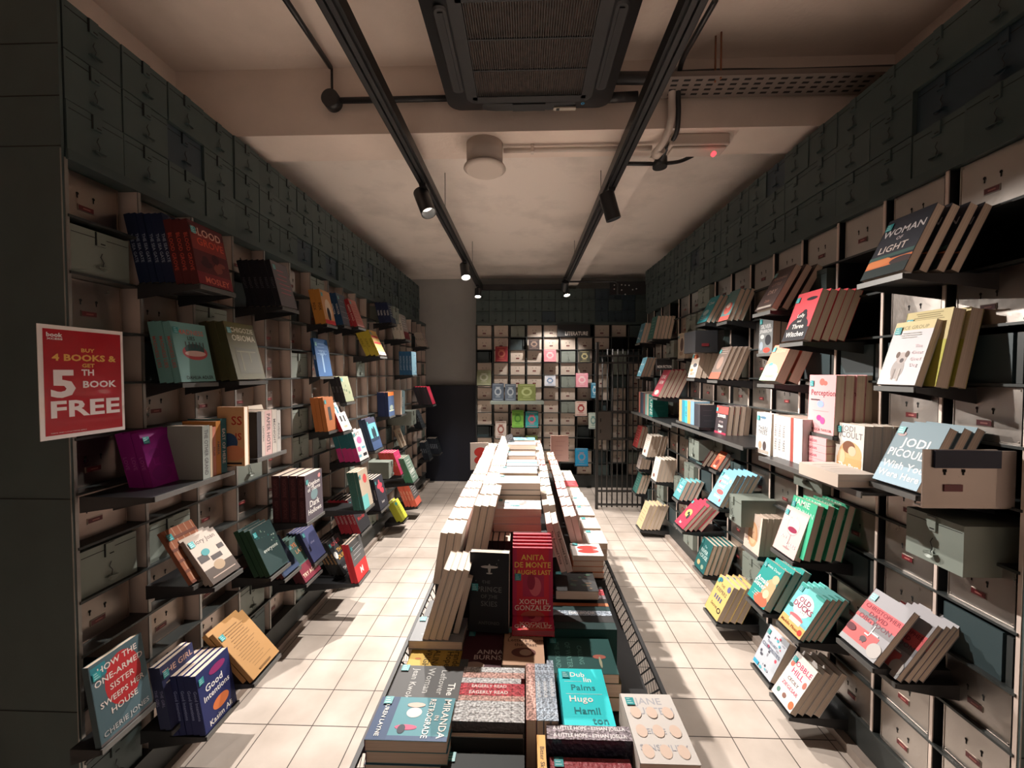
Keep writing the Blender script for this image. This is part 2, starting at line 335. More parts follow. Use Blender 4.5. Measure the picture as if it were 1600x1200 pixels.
def cellgrid(side, p0, cw, n, axis, plane, spec, upright_mat, edge_mat):
    """shelving of n columns; axis 'y' runs along the side walls, 'x' along the rear wall"""
    def P(a, dpt, z):   # along, depth into the wall, height
        if axis == 'x': return Vector((a, plane + dpt, z))
        return Vector((plane + (dpt if side == 'R' else -dpt), a, z))
    def bx(mb, a0, a1, d0, d1, z0, z1, m):
        A = P(a0, d0, z0); B_ = P(a1, d1, z1)
        mb.box([min(A[i], B_[i]) for i in range(3)], [max(A[i], B_[i]) for i in range(3)], m)
    L = p0 + cw * n; zb = Z0 - RH * NR
    nm = {'L': 'left', 'R': 'right', 'B': 'rear'}[side]
    root = empty('shelving_unit', P((p0 + L) / 2, .15, 0)); tag(root, f'tall open grid of steel cells along the {nm} wall', 'shelving')
    mb = MB(); bx(mb, p0, L, .29, .31, 0, Z0, DARK); centred(mb, 'back_panel', root)
    mb = MB(); bx(mb, p0, L, .012, .29, 0, zb, FRAME); centred(mb, 'plinth', root)
    mb = MB(); bx(mb, p0, L, -.008, .3, Z0 - .004, Z0 + .026, PAINT2); centred(mb, 'top_rail', root)
    for k in range(n + 1):
        mb = MB(); a = p0 + k * cw; bx(mb, a - .0045, a + .0045, .004, .29, zb, Z0, upright_mat); bx(mb, a - .005, a + .005, 0, .004, zb, Z0, edge_mat); centred(mb, 'upright', root)
    for r in range(NR):
        mb = MB(); z = Z0 - RH * (r + 1); bx(mb, p0, L, -.004, .29, z - .005, z + .003, FRAME); centred(mb, 'shelf_board', root)
    rnd = random.Random(ord(side)); words = {'L': 'left', 'R': 'right', 'B': 'rear'}[side]
    for k in range(n):
        for r in range(NR):
            t = spec.get((k, r)) or rnd.choices(['p', 'g', 'd', 'o', 'a'], [.6, .12, .14, .08, .06])[0]
            if t == 'x' or t == 'o': continue
            a = p0 + (k + .5) * cw; z = Z0 - RH * (r + 1) + .0035
            if axis == 'x': M = Matrix.Translation(P(a - .006, .05, z))
            elif side == 'L': M = basis(P(a - .0125 + .0, .055, z), (0, 0, 1), (1, 0, 0))
            else: M = basis(P(a - .006, .012, z), (0, 0, 1), (-1, 0, 0))
            if t == 'p': steel_drawer(M @ Matrix.Diagonal(({'L': 1, 'R': .86, 'B': .93}[side], 1, 1, 1)), f'bare steel drawer front with dark label slot in the {words} wall grid', f'steel drawers in the {words} grid', side)
            elif t in 'gab':
                off = -.045 if t != 'x' else 0
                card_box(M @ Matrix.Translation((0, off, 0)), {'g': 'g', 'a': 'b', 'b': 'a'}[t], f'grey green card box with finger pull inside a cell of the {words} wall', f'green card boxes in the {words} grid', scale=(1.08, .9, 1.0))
            elif t == 'd': dark_box(M, f'dark navy box end inside a cell of the {words} wall grid', f'dark boxes in the {words} grid')
LS = {(0, 0): 'p', (0, 1): 'g', (0, 2): 'p', (0, 3): 'd', (0, 4): 'p', (0, 5): 'p', (0, 6): 'p', (0, 7): 'g', (0, 8): 'p', (0, 9): 'x', (1, 0): 'p', (1, 1): 'x', (1, 2): 'p', (1, 3): 'd', (1, 4): 'p', (2, 2): 'g', (2, 4): 'p', (3, 4): 'p', (3, 5): 'p',
      (1, 5): 'd', (1, 6): 'p', (2, 6): 'p', (1, 8): 'p', (2, 8): 'p', (3, 8): 'p', (4, 8): 'g', (3, 2): 'p', (4, 2): 'p', (5, 2): 'p', (4, 3): 'p', (4, 4): 'p', (4, 5): 'p', (5, 3): 'g', (5, 4): 'p', (5, 1): 'd', (5, 5): 'g', (6, 5): 'p', (6, 6): 'g', (7, 6): 'p', (1, 7): 'g', (1, 9): 'p', (2, 9): 'p', (3, 9): 'p', (4, 9): 'p', (5, 9): 'p', (5, 10): 'p', (6, 9): 'p', (7, 10): 'p', (8, 9): 'p'}
cellgrid('L', 1.175, .2285, 19, 'y', -1.36, LS, STEELL, STEELF)  # pale uprights put the light on the cell sides into their colour
RS = {(0, 0): 'p', (0, 1): 'o', (0, 2): 'p', (0, 3): 'd', (0, 4): 'p', (0, 5): 'x', (0, 6): 'x', (0, 7): 'p', (0, 8): 'd', (0, 9): 'p', (0, 10): 'p', (0, 11): 'p', (1, 0): 'p', (2, 0): 'p', (3, 0): 'p', (1, 7): 'p', (1, 6): 'p', (1, 5): 'p', (1, 9): 'p', (1, 10): 'p', (1, 11): 'p', (2, 6): 'p', (2, 7): 'p', (2, 5): 'p',
      (1, 1): 'o', (1, 2): 'p', (1, 3): 'd', (1, 4): 'p', (2, 1): 'o', (2, 2): 'o', (2, 3): 'd', (3, 3): 'd', (3, 4): 'p', (4, 4): 'p', (5, 4): 'p', (4, 5): 'p', (4, 6): 'p', (5, 6): 'p', (4, 7): 'p', (5, 8): 'd', (3, 8): 'o', (2, 8): 'd', (2, 9): 'p', (2, 10): 'p'}
cellgrid('R', 1.113, .2225, 15, 'y', 1.33, RS, DARK, STEELL)  # dark uprights put the shade of the gaps beside the drawers into colour
BS = {(5, 0): 'x', (6, 0): 'x', (7, 0): 'p', (2, 0): 'g', (5, 2): 'g', (5, 4): 'g', (5, 6): 'g', (0, 2): 'd', (2, 1): 'd', (0, 8): 'd', (5, 11): 'x'}
for k in range(5):
    for r in range(12): BS.setdefault((k, r), 'p')
for r in range(12): BS.setdefault((5, r), 'p')
cellgrid('B', -.65, .2245, 12, 'x', 5.4, BS, DARK, FRAME)
# rows of closed boxes above the grids
def upper(side, p0, cw, n, zb, plane):
    rnd = random.Random(ord(side) + 7); words = {'L': 'left', 'R': 'right', 'B': 'rear'}[side]
    navy = {'L': {(2, 1), (7, 0), (9, 0), (13, 1), (17, 1), (21, 0)}, 'R': {(1, 1), (6, 2), (12, 1), (0, 1)}, 'B': {(5, 0), (9, 0), (9, 1), (10, 0), (11, 0), (11, 1), (10, 2), (9, 2), (11, 2)}}[side]
    for k in range(n):
        for r in range(3):
            a = p0 + (k + .5) * cw; z = zb + r * .1485; j = rnd.uniform(-.004, .004)
            if side == 'L': M = basis((plane + j, a, z), (0, 0, 1), (1, 0, 0))
            elif side == 'R': M = basis((plane + j, a, z), (0, 0, 1), (-1, 0, 0))
            else: M = Matrix.Translation((a, plane + j, z))
            nv = (k, r) in navy
            if nv: card_box(M @ Matrix.Translation((0, .012, 0)), 'n', f'dark blue box among grey green boxes, upper rows of the {words} wall', f'navy boxes above the {words} grid', parts=True)
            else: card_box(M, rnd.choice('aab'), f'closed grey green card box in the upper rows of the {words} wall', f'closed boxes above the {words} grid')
upper('L', 1.178, .175, 23, 2.206, -1.36); upper('R', 1.116, .1705, 20, 2.206, 1.33); upper('B', -.65, .1755, 15, 2.206, 5.4)
# end panels of both grids, facing the camera
for side, x0, x1, y in (('left', -1.72, -1.362, 1.165), ('right', 1.332, 1.72, 1.103)):
    mb = MB(); mb.box((x0, y, 0), (x1, y + .5, 3.02), PAINT2) if False else None
    mb.box((x0, y, 0), (x1, y + .008, 2.655), PAINT2)
    for z in (2.35, 2.5, 2.655 - .012, 2.205, 1.157, .5): mb.box((x0, y - .0012, z), (x1, y, z + .0025), HOLE_SHADE)
    mb.box(((x1 - .003) if side == 'left' else x0, y - .0015, 0), (x1 if side == 'left' else x0 + .003, y, 2.2), STEELF)
    o = centred(mb, 'end_panel'); tag(o, f'grey green sheet metal end panel closing the {side} shelving', 'panel')
# ---------------------------------------------------------------- pulled-out boxes on the walls
mb = MB(); x0, x1, y0, y1, z0, z1 = 1.09, 1.335, 1.135, 1.155, 1.172, 1.33
root = empty('pulled_box', (1.2, 1.2, z0)); tag(root, 'bare steel box with navy cut-out pulled out beside the misty blue books', 'box')
mb.box((x0, y0, z0), (x0 + .195, y0 + .004, z1), STEEL); mb.box((x0 + .195, y0, z0), (x1, y0 + .006, z1 - .004), mat((.34, .28, .25), .5, .3))
mb.box((x0, y0, z0 - .004), (x1, y0 + .03, z0), STEEL); mb.box((x0 + .01, y0 + .006, z0), (x1, y0 + .012, z1 - .052), mat((.34, .28, .25), .5, .3)); centred(mb, 'steel_face', root)
mb = MB(); mb.box((x0 + .026, y0 - .006, z1 - .05), (x1 - .045, y0 - .0005, z1 - .002), mat((.008, .012, .03), .6)); centred(mb, 'navy_cutout', root)
mb = MB(); mb.box((x0 + .055, y0 - .003, z0 + .043), (x0 + .104, y0, z0 + .062), SLOT); centred(mb, 'label_slot', root)
mb = MB()
for q in (.057, .106): mb.box((x0 + q - .0015, y0 - .002, z0 + .088), (x0 + q + .0015, y0, z0 + .103), HOLE_SHADE); mb.box((x0 + q - .004, y0 - .002, z0 + .096), (x0 + q + .004, y0, z0 + .104), HOLE_SHADE)
centred(mb, 'keyholes', root)
for (side, x, y, z, lab) in (('R', 1.235, 1.25, .962, 'grey green box pulled out of its cell below the steel box'),
                             ('R', 1.16, 2.27, .71, 'grey green box jutting out under the cream books with red dots'),
                             ('L', -1.2, 3.75, 2.0, 'grey box jutting out beneath the navy books, high far left'),
                             ('L', -1.15, 4.15, 1.0, 'grey box jutting out beside the single cream book, far left'),
                             ('L', -1.2, 3.6, .6, 'grey box jutting out beneath the magenta books, far left'),
                             ('R', 1.2, 2.9, .93, 'grey green box jutting out below the red orange books, right wall')):
    card_box(basis((x, y, z), (0, 0, 1), (1, 0, 0) if side == 'L' else (-1, 0, 0)), 'g', lab, None)
mb = MB(); a = at(1086, 551, 2.62); b = at(1122, 516, 2.62)
mb.box((min(a.x, b.x), 2.62, a.z), (max(a.x, b.x), 2.8, b.z), BLACK); o = centred(mb, 'pulled_box', bevel=.002); tag(o, 'black box with small red label slot jutting out of right wall', 'box')
mb = MB(); c = (a + b) / 2; mb.box((c.x - .03, 2.617, c.z - .03), (c.x + .015, 2.62, c.z - .012), SLOT); p = mb.build('label_slot'); p.parent = o; p.matrix_parent_inverse = Matrix.Translation(-o.location)
# ---------------------------------------------------------------- ceiling fittings
def bar(mb, a, b, hw, hh, m):
    a = Vector(a); b = Vector(b); d = (b - a).normalized(); s = d.cross(Vector((0, 0, 1))).normalized() * hw; u = s.cross(d).normalized() * hh
    for q in ((a, b),):
        P = [a - s - u, a + s - u, a + s + u, a - s + u, b - s - u, b + s - u, b + s + u, b - s + u]
        i = len(mb.v); mb.v += [tuple(p) for p in P]; k = mb.m(m)
        for f in ((0, 3, 2, 1), (4, 5, 6, 7), (0, 1, 5, 4), (1, 2, 6, 5), (2, 3, 7, 6), (3, 0, 4, 7)): mb.f.append(tuple(i + j for j in f)); mb.mi.append(k); mb.sm.append(False)
TZ = 2.57
for x, lab in ((-.549, 'left'), (.476, 'right')):
    root = empty('lighting_track', (x, 2.5, TZ)); tag(root, f'long black ceiling lighting track, the {lab} of two running to the back', 'lighting track')
    mb = MB(); mb.box((x - .032, -1.2, TZ), (x + .032, 5.0, TZ + .05), BLKM); mb.box((x - .006, -1.2, TZ - .002), (x + .006, 5.0, TZ + .001), STEELF) if False else None
    centred(mb, 'channel', root)
    mb = MB(); mb.box((x - .02, -1.2, TZ - .014), (x - .004, 5.0, TZ), BLACK); mb.box((x + .004, -1.2, TZ - .014), (x + .02, 5.0, TZ), BLACK); centred(mb, 'conductor_rail', root)
    for y in (1.2, 2.7, 4.1):
        mb = MB(); top = 3.02 if y < 1.98 else 2.86 if x < 0 else 2.86
        mb.tube([(x + .02, y, TZ + .05), (x + .02, y, top)], .003, STEELF, 6); centred(mb, 'hanger_wire', root)
mb = MB(); mb.box((-.58, 4.98, TZ - .015), (.51, 5.04, TZ + .05), BLKM); o = centred(mb, 'lighting_track'); tag(o, 'short black cross track joining the two long tracks at the far end', 'lighting track')
mb = MB(); mb.tube([(.5, 5.0, TZ + .08), (1.1, 5.0, TZ + .08), (1.13, 5.0, TZ + .05), (1.13, 5.0, TZ - .08)], .012, BLACK, 8)
o = centred(mb, 'conduit'); tag(o, 'black bent conduit at the far right end of the tracks', 'conduit')
LENS = mat((1, .88, .76), emit=30, key='lens'); LENSD = mat((1, .88, .76), emit=2.5, key='lensd')
LAB = ['black cylinder spotlight hanging from the left track just behind the beam', 'glowing spotlight facing the camera on the left track', 'small spotlight at the far end of the left track', 'tilted black cylinder spotlight on the right track just behind the beam',
       'small oval-faced spotlight at the far end of the right track', 'black spotlight turned to the rear wall near the end of the right track']
for i, (x, y, aim, watt, cone) in enumerate(LAMPS):
    piv = Vector((x, y, TZ - .1)); d = (Vector(aim) - piv).normalized()
    root = empty('track_spotlight', (x, y, TZ - .014)); tag(root, LAB[i], 'spotlight')
    mb = MB(); mb.box((x - .018, y - .05, TZ - .03), (x + .018, y + .05, TZ - .012), BLACK); centred(mb, 'adapter', root)
    mb = MB(); mb.tube([(x, y, TZ - .03), (x, y, TZ - .07), piv], .008, BLACK, 8); centred(mb, 'stem', root)
    a = piv - d * .075; b = piv + d * .075
    if y > 4: a = piv - d * .05; b = piv + d * .05
    R = .042 if y < 4 else .038
    mb = MB(); mb.tube([a, b], R, BLACK, 24, cap=False); mb.tube([b, b - d * .055], R - .004, BLACK, 24, cap=False)
    s = d.orthogonal().normalized(); q = s.cross(d); n = 24
    mb.poly([a + (s * math.cos(2*math.pi*j/n) + q * math.sin(2*math.pi*j/n)) * R for j in range(n)], BLACK)
    ring = [(s * math.cos(2*math.pi*j/n) + q * math.sin(2*math.pi*j/n)) for j in range(n)]
    for j in range(n): mb.poly([b + ring[j] * R, b + ring[(j+1) % n] * R, b + ring[(j+1) % n] * (R - .004), b + ring[j] * (R - .004)], BLACK)
    centred(mb, 'lamp_body', root)
    mb = MB(); c = b - d * (.05 if i in (0, 3, 5) else .012); mb.poly([c + r_ * (R - .004) for r_ in ring], LENS if i in (1, 2, 4) else LENSD); centred(mb, 'lens', root)
    ld = bpy.data.lights.new('spot_light', 'SPOT'); ld.energy = watt; ld.color = WARM; ld.spot_size = math.radians(cone); ld.spot_blend = .35; ld.shadow_soft_size = .018
    lo = bpy.data.objects.new('spot_light', ld); C.objects.link(lo); lo.location = b + d * .012; lo.rotation_euler = d.to_track_quat('-Z', 'Y').to_euler()
# air conditioner cassette
AZ = 2.74; ax0, ax1, ay0, ay1 = -.355, .39, 1.19, 1.935; acx, acy = (ax0 + ax1) / 2, (ay0 + ay1) / 2
ACB = mat((.008, .009, .011), .5, noise=.15, nscale=5)
root = empty('air_conditioner', (acx, acy, AZ)); tag(root, 'large black ceiling cassette air conditioner with square grille', 'air conditioner')
def rrect(cx, cy, hx, hy, r, n=6):
    o = []
    for qx, qy, a0 in ((1, 1, 0), (-1, 1, 90), (-1, -1, 180), (1, -1, 270)):
        for k in range(n + 1):
            a = math.radians(a0 + 90 * k / n); o.append((cx + qx * (hx - r) + r * math.cos(a), cy + qy * (hy - r) + r * math.sin(a)))
    return o
def loft(mb, rings, m):
    for (r0, z0), (r1, z1) in zip(rings, rings[1:]):
        n = len(r0)
        for k in range(n): mb.poly([(*r0[k], z0), (*r0[(k+1) % n], z0), (*r1[(k+1) % n], z1), (*r1[k], z1)], m)
H = (ax1 - ax0) / 2; gi = .245
mb = MB(); loft(mb, [(rrect(acx, acy, H - .02, H - .02, .05), AZ + .07), (rrect(acx, acy, H, H, .06), AZ + .05), (rrect(acx, acy, H, H, .06), AZ + .035), (rrect(acx, acy, H - .1, H - .1, .04), AZ), (rrect(acx, acy, gi, gi, .02), AZ), (rrect(acx, acy, gi, gi, .02), AZ + .03)], ACB)
mb.poly([(x, y, AZ + .071) for x, y in rrect(acx, acy, H - .02, H - .02, .05)], ACB); centred(mb, 'front_panel', root)
mb = MB(); mb.box((acx - .34, acy - .34, AZ + .072), (acx + .34, acy + .34, 3.02), mat((.4, .38, .36), .5)); centred(mb, 'casing', root)
for dx, dy in ((1, 0), (-1, 0), (0, 1), (0, -1)):
    mb = MB(); c = Vector((acx + dx * .302, acy + dy * .302, AZ + .0135)); lx, ly = (.026, .21) if dx else (.21, .026)
    loft(mb, [(rrect(c.x, c.y, lx, ly, .024), AZ + .004), (rrect(c.x, c.y, lx * .8, ly * .96, .018), AZ + .0)], DARK); mb.poly([(x, y, AZ + .0) for x, y in rrect(c.x, c.y, lx * .8, ly * .96, .018)], DARK)
    centred(mb, 'air_outlet', root)
    mb = MB(); mb.box((c.x - lx * .35, c.y - ly * .9, AZ - .004), (c.x + lx * .35, c.y + ly * .9, AZ - .001), ACB); centred(mb, 'louvre', root)
mb = MB(); g2 = .225; gm = mat((.035, .032, .03), .4)
for k in range(52):
    x = acx - g2 + (k + .5) * 2 * g2 / 52; mb.box((x - .0012, acy - g2, AZ - .003), (x + .0012, acy + g2, AZ + .004), gm)
for k in range(1, 3): mb.box((acx - g2, acy - g2 + k * 2 * g2 / 3 - .003, AZ - .004), (acx + g2, acy - g2 + k * 2 * g2 / 3 + .003, AZ + .002), DARK)
for s_ in (-1, 1): mb.box((acx - gi, acy + s_ * gi - .02, AZ - .005), (acx + gi, acy + s_ * gi + .02, AZ + .001), ACB); mb.box((acx + s_ * gi - .02, acy - gi, AZ - .005), (acx + s_ * gi + .02, acy + gi, AZ + .001), ACB)
centred(mb, 'grille', root)
mb = MB(); mb.box((acx - gi, acy - gi, AZ + .012), (acx + gi, acy + gi, AZ + .015), mat((.09, .058, .045), .8, noise=.5, nscale=40)); centred(mb, 'filter', root)
a = at(865, 176, 1.87); mb = MB(); mb.box((a.x, 1.865, AZ - .007), (a.x + .1, 1.885, AZ - .001), mat((.42, .38, .32), .4)); mb.box((a.x + .012, 1.868, AZ - .009), (a.x + .026, 1.882, AZ - .007), DARK); centred(mb, 'indicator_strip', root)
mb = MB(); a = at(910, 169, 1.85)
for q in range(16):
    a0 = 2*math.pi*q/16; a1 = 2*math.pi*(q+1)/16
    mb.poly([(a.x + .008*math.cos(t)*s_, 1.84 + .008*math.sin(t)*s_, AZ - .0062) for t, s_ in ((a0, 1), (a1, 1), (a1, .5), (a0, .5))], mat((.02, .25, .5), .4))
centred(mb, 'emblem', root)
# ceiling speaker, pipes, emergency light, junction boxes, cable tray
WH = mat((.62, .54, .48), .45)
root = empty('ceiling_speaker', (-.21, 2.06, 2.6)); tag(root, 'round cream surface-mounted ceiling speaker under the beam', 'speaker')
mb = MB(); mb.tube([(-.205, 2.09, 2.70), (-.205, 2.09, 2.585)], .092, WH, 32); centred(mb, 'drum', root)
mb = MB(); mb.tube([(-.205, 2.09, 2.585), (-.205, 2.09, 2.578), (-.205, 2.09, 2.566)], [.105, .108, .09], WH, 32); centred(mb, 'flange', root)
mb = MB(); mb.tube([(-.11, 2.1, 2.675), (.64, 2.1, 2.675)], .012, WH, 10); mb.box((.03, 2.085, 2.66), (.045, 2.115, 2.70), WH); o = centred(mb, 'conduit'); tag(o, 'thin cream conduit running along the beam underside', 'conduit')
def curve(pts, n=8):
    P = [Vector(p) for p in pts]; o = []
    for i in range(len(P) - 1):
        p0, p1, p2, p3 = P[max(i-1, 0)], P[i], P[i+1], P[min(i+2, len(P)-1)]
        for k in range(n):
            t = k / n; o.append(.5 * ((2*p1) + (p2-p0)*t + (2*p0-5*p1+4*p2-p3)*t*t + (3*p1-p0-3*p2+p3)*t**3))
    return o + [P[-1]]
mb = MB(); mb.tube(curve([at(1105, -20, 1.5), at(1082, 40, 1.66), at(1055, 105, 1.85), at(1050, 150, 1.93), at(1049, 185, 1.95), at(1040, 215, 2.0), at(1026, 237, 2.06)]), .017, WH, 12)
o = mb.build('pipe'); tag(o, 'thick cream bent pipe dropping past the right track', 'pipe')
mb = MB(); mb.tube([at(1033, 232, 2.05), at(1024, 242, 2.09)], .026, WH, 16); mb.tube([at(1018, 250, 2.1), at(1024, 240, 2.1)], .014, WH, 12); o = mb.build('junction_box'); tag(o, 'cream round junction box at the end of the cream pipes', 'junction box')
mb = MB(); mb.tube(curve([at(1118, 0, 1.5), at(1090, 50, 1.62), at(1066, 95, 1.8), at(1060, 130, 1.9), at(1060, 180, 1.95), at(1056, 210, 2.0), at(1040, 235, 2.08), at(1034, 250, 2.12)]), .011, BLACK, 10)
o = mb.build('cable'); tag(o, 'black cable following the cream pipe down to a junction box', 'cable')
mb = MB(); c = at(1031, 256, 2.2); mb.tube([c + Vector((0, 0, .04)), c - Vector((0, 0, .02))], .037, BLACK, 20)
mb.tube([c, c + Vector((-.24, .02, .015))], .011, BLACK, 8); mb.tube(curve([c, c + Vector((.1, 0, .01)), c + Vector((.18, .02, .05))]), .01, BLACK, 8); o = mb.build('junction_box'); tag(o, 'black round junction box with conduits behind the emergency light', 'junction box')
root = empty('emergency_light', (1.0, 2.05, 2.6)); tag(root, 'long cream emergency light with a red indicator under the beam', 'emergency light')
mb = MB(); a = at(1045, 246, 2.04); b = at(1138, 246, 2.04); mb.box((a.x, 2.02, 2.645), (b.x, 2.12, 2.70), WH); mb.box((a.x + .012, 2.03, 2.63), (b.x - .012, 2.11, 2.645), WH); centred(mb, 'housing', root, bevel=.008)
mb = MB(); c = at(1117, 238, 2.0); mb.tube([(c.x, 2.02, c.z), (c.x, 2.008, c.z)], .011, mat((1, .04, .05), emit=3, key='led'), 12); centred(mb, 'indicator_lamp', root)
a = at(515, 152, 1.93); mb = MB(); mb.tube([(a.x, 1.978, a.z), (a.x, 1.93, a.z)], .042, BLACK, 24); mb.tube([(a.x, 1.955, a.z), (-.33, 1.955, a.z)], .014, BLACK, 10)
mb.tube([(a.x, 1.955, a.z + .03), (a.x, 1.955, 3.0)], .006, BLACK, 8); o = mb.build('junction_box'); tag(o, 'black round junction box with conduit left of the air conditioner', 'junction box')
mb = MB(); mb.tube([(a.x, 1.94, 2.995), at(440, -10, 1.5).lerp(at(440, -10, 1.5), 0)], .012, BLACK, 8); o = mb.build('conduit'); tag(o, 'black conduit crossing the ceiling at upper left', 'conduit')
a = at(1020, 150, 1.9); b = at(1372, 150, 1.9); z = a.z
tm = mat((.2, .165, .145), .6)
mb = MB(); mb.box((a.x, 1.82, z + .028), (b.x, 1.963, z + .031), tm); mb.box((a.x, 1.82, z + .03), (b.x, 1.823, z + .05), tm); mb.box((a.x, 1.96, z + .03), (b.x, 1.963, z + .05), tm)
N = 19; cwid = (b.x - a.x) / N
for k in range(N):
    for q in range(4):
        x_ = a.x + (k + .25) * cwid + q * .004; y_ = 1.838 + q * .03; mb.poly([(x_, y_, z + .0275), (x_ + cwid * .55, y_, z + .0275), (x_ + cwid * .55, y_ + .013, z + .0275), (x_, y_ + .013, z + .0275)][::-1], HOLE_SHADE)
o = mb.build('cable_tray'); tag(o, 'perforated steel cable tray crossing to the right wall', 'cable tray')
for k, (u, v) in enumerate(((1118, 80), (1127, 65))):
    c = at(u, v, 1.85 - k * .02); mb = MB(); mb.tube([(c.x, c.y, z + .02), (c.x, c.y, 3.02)], .004, mat((.25, .09, .04), .7), 6); o2 = mb.build('hanger_rod'); o2.parent = o
mb = MB(); mb.tube(curve([(.36, 1.9, z + .085), (.6, 1.9, z + .08), (.9, 1.9, z + .085), (1.2, 1.9, z + .08), (1.66, 1.9, z + .085)]), .026, BLACK, 12); mb.tube([(.36, 1.93, z + .015), (.52, 1.93, z + .02)], .022, BLACK, 10)
o = mb.build('pipe'); tag(o, 'black insulated pipe above the perforated cable tray', 'pipe')
mb = MB(); rb = random.Random(4)
mb.box((1.05, 5.05, 2.5), (1.6, 5.09, 2.66), DARK)
for k in range(11): x = 1.1 + .045 * (k % 7); z_ = 2.62 - .06 * (k // 5) + rb.uniform(-.01, .01); mb.tube([(x, 5.049, z_), (x, 5.046, z_)], .009, mat((.7, .68, .66), .4), 8)  # pale discs put the plate's bright dots of light into colour
o = mb.build('cable_tray'); tag(o, 'dark perforated plate with pale discs for its bright holes at upper right rear', 'cable tray')
# signs
a = at(886, 521, 5.36); b = at(916, 521, 5.36)
mb = MB(); mb.box((at(871, 521, 5.36).x, 5.37, Z0 - RH + .004), (at(922, 521, 5.36).x, 5.398, Z0 - .005), DARK)
root = mb.build('shelf_sign'); tag(root, 'black sign with white capital lettering on the back shelving', 'sign')
mb = MB(); put_text(mb, 'LITERATURE', 0, 0, .05, .3, Matrix.Translation(((a.x + b.x) / 2 + .0, 5.367, a.z)) @ Matrix(((1,0,0,0),(0,0,-1,0),(0,1,0,0),(0,0,0,1))), mat((.8, .78, .75), .5), bold=.03); p = mb.build('lettering'); p.parent = root
a = at(1026, 578, 3.2); b = at(1050, 561, 3.2); mb = MB(); mb.box((a.x, 3.2, a.z), (b.x, 3.22, b.z), DARK); root = mb.build('shelf_sign'); tag(root, 'small black sign with white lettering beside the crimson books, right wall', 'sign')
mb = MB(); put_text(mb, 'NON FICTION', 0, 0, .022, .11, Matrix.Translation(((a.x + b.x) / 2, 3.197, a.z + .025)) @ Matrix(((1,0,0,0),(0,0,-1,0),(0,1,0,0),(0,0,0,1))), mat((.75, .73, .7), .5), bold=.02); p = mb.build('lettering'); p.parent = root
# poster
px = -1.268; y0, y1 = 1.016, 1.24; zb, zt = 1.54 - .178, 1.54 + .125
zb = at(34, 690, 1.0146).z; zt = at(34, 505, 1.0146).z
mb = MB(); mb.box((px - .002, y0, zb), (px, y1, zt), mat((.85, .78, .76), .3, 0, .6)); mb.box((px - .1, 1.15, (zb + zt) / 2 - .01), (px - .002, 1.158, (zb + zt) / 2 + .01), STEELF)
root = mb.build('promotion_sign'); tag(root, 'red poster with white border offering a free fifth book', 'poster')
PM = Matrix(((0, 0, 1, px), (1, 0, 0, y0), (0, 1, 0, zb), (0, 0, 0, 1))); w_, h_ = y1 - y0, zt - zb
mb = MB(); mb.poly([PM @ Vector(p) for p in ((w_*.05, h_*.035, .0003), (w_*.965, h_*.035, .0003), (w_*.965, h_*.965, .0003), (w_*.05, h_*.965, .0003))], mat((.42, .012, .022), .25, 0, .8)); p = mb.build('red_field'); p.parent = root
mb = MB(); T = PM @ Matrix.Translation((0, 0, .0006)); yel = mat((.75, .4, .08), .4); wt = mat((.85, .76, .76), .4)
for s_, cx, cy, sz, mw, m_, bo in (('BUY', .54, .79, .034, .16, yel, .03), ('4 BOOKS &', .515, .72, .058, .76, yel, .035), ('GET', .54, .65, .034, .15, yel, .03), ('5', .25, .485, .235, .27, wt, .035), ('TH', .53, .585, .056, .15, wt, .03), ('BOOK', .68, .475, .062, .42, wt, .03), ('FREE', .52, .26, .145, .82, wt, .03), ('book', .17, .915, .036, .17, wt, .04), ('XCESS', .17, .88, .016, .17, wt, .04), ('TERMS AND CONDITIONS APPLY', .3, .055, .008, .4, wt, 0)):
    put_text(mb, s_, cx * w_, cy * h_, sz * h_, mw * w_, T, m_, bold=bo, fit=True)
p = mb.build('lettering'); p.parent = root
# gate
gy = 4.55; a = at(932, 792, gy); b = at(1006, 790, gy - .05); top = at(932, 540, gy).z; GX0, GX1 = a.x, b.x; zb = a.z
root = empty('barred_gate', ((GX0 + GX1) / 2, gy, 0)); tag(root, 'open dark steel barred gate near the back shelving', 'gate')
gm = mat((.035, .032, .03), .6, .1)
mb = MB(); mb.box((GX0 - .015, gy - .015, zb - .03), (GX0 + .015, gy + .015, top + .04), gm); mb.box((GX1 - .015, gy - .015, zb - .03), (GX1 + .015, gy + .015, top), gm)
for v in (556, 567, 643, 686, 767, 788): z = at(932, v, gy).z; mb.box((GX0, gy - .01, z - .01), (GX1, gy + .01, z + .01), gm)
centred(mb, 'gate_frame', root)
for k in range(1, 9):
    x = GX0 + (GX1 - GX0) * k / 9; mb = MB(); mb.tube([(x, gy, zb), (x, gy, top - .04)], .008, gm, 8); centred(mb, 'bar', root)
mb = MB(); mb.box((GX0 + .01, gy - .03, at(935, 686, gy).z), (GX0 + .15, gy - .012, at(935, 643, gy).z), mat((.11, .095, .085), .5, .4)); centred(mb, 'lock_plate', root)
mb = MB()
for q in (.3, .7): z = at(935, 643 + 43 * q, gy).z; mb.box((GX0 + .03, gy - .034, z - .02), (GX0 + .04, gy - .03, z + .02), HOLE_SHADE)
centred(mb, 'keyholes', root)
# ---------------------------------------------------------------- book designs
W=(.93,.9,.85); K=(.02,.02,.025); CR=(.8,.7,.52); TEAL=(.03,.3,.3); NAVY=(.015,.025,.1); RED=(.6,.03,.04); PK=(.85,.3,.36)
GOLD=(.7,.42,.09); DG=(.015,.07,.06); OL=(.12,.11,.035); ORG=(.8,.2,.04); MAR=(.16,.012,.02); SKY=(.25,.55,.75); GR=(.25,.25,.26)
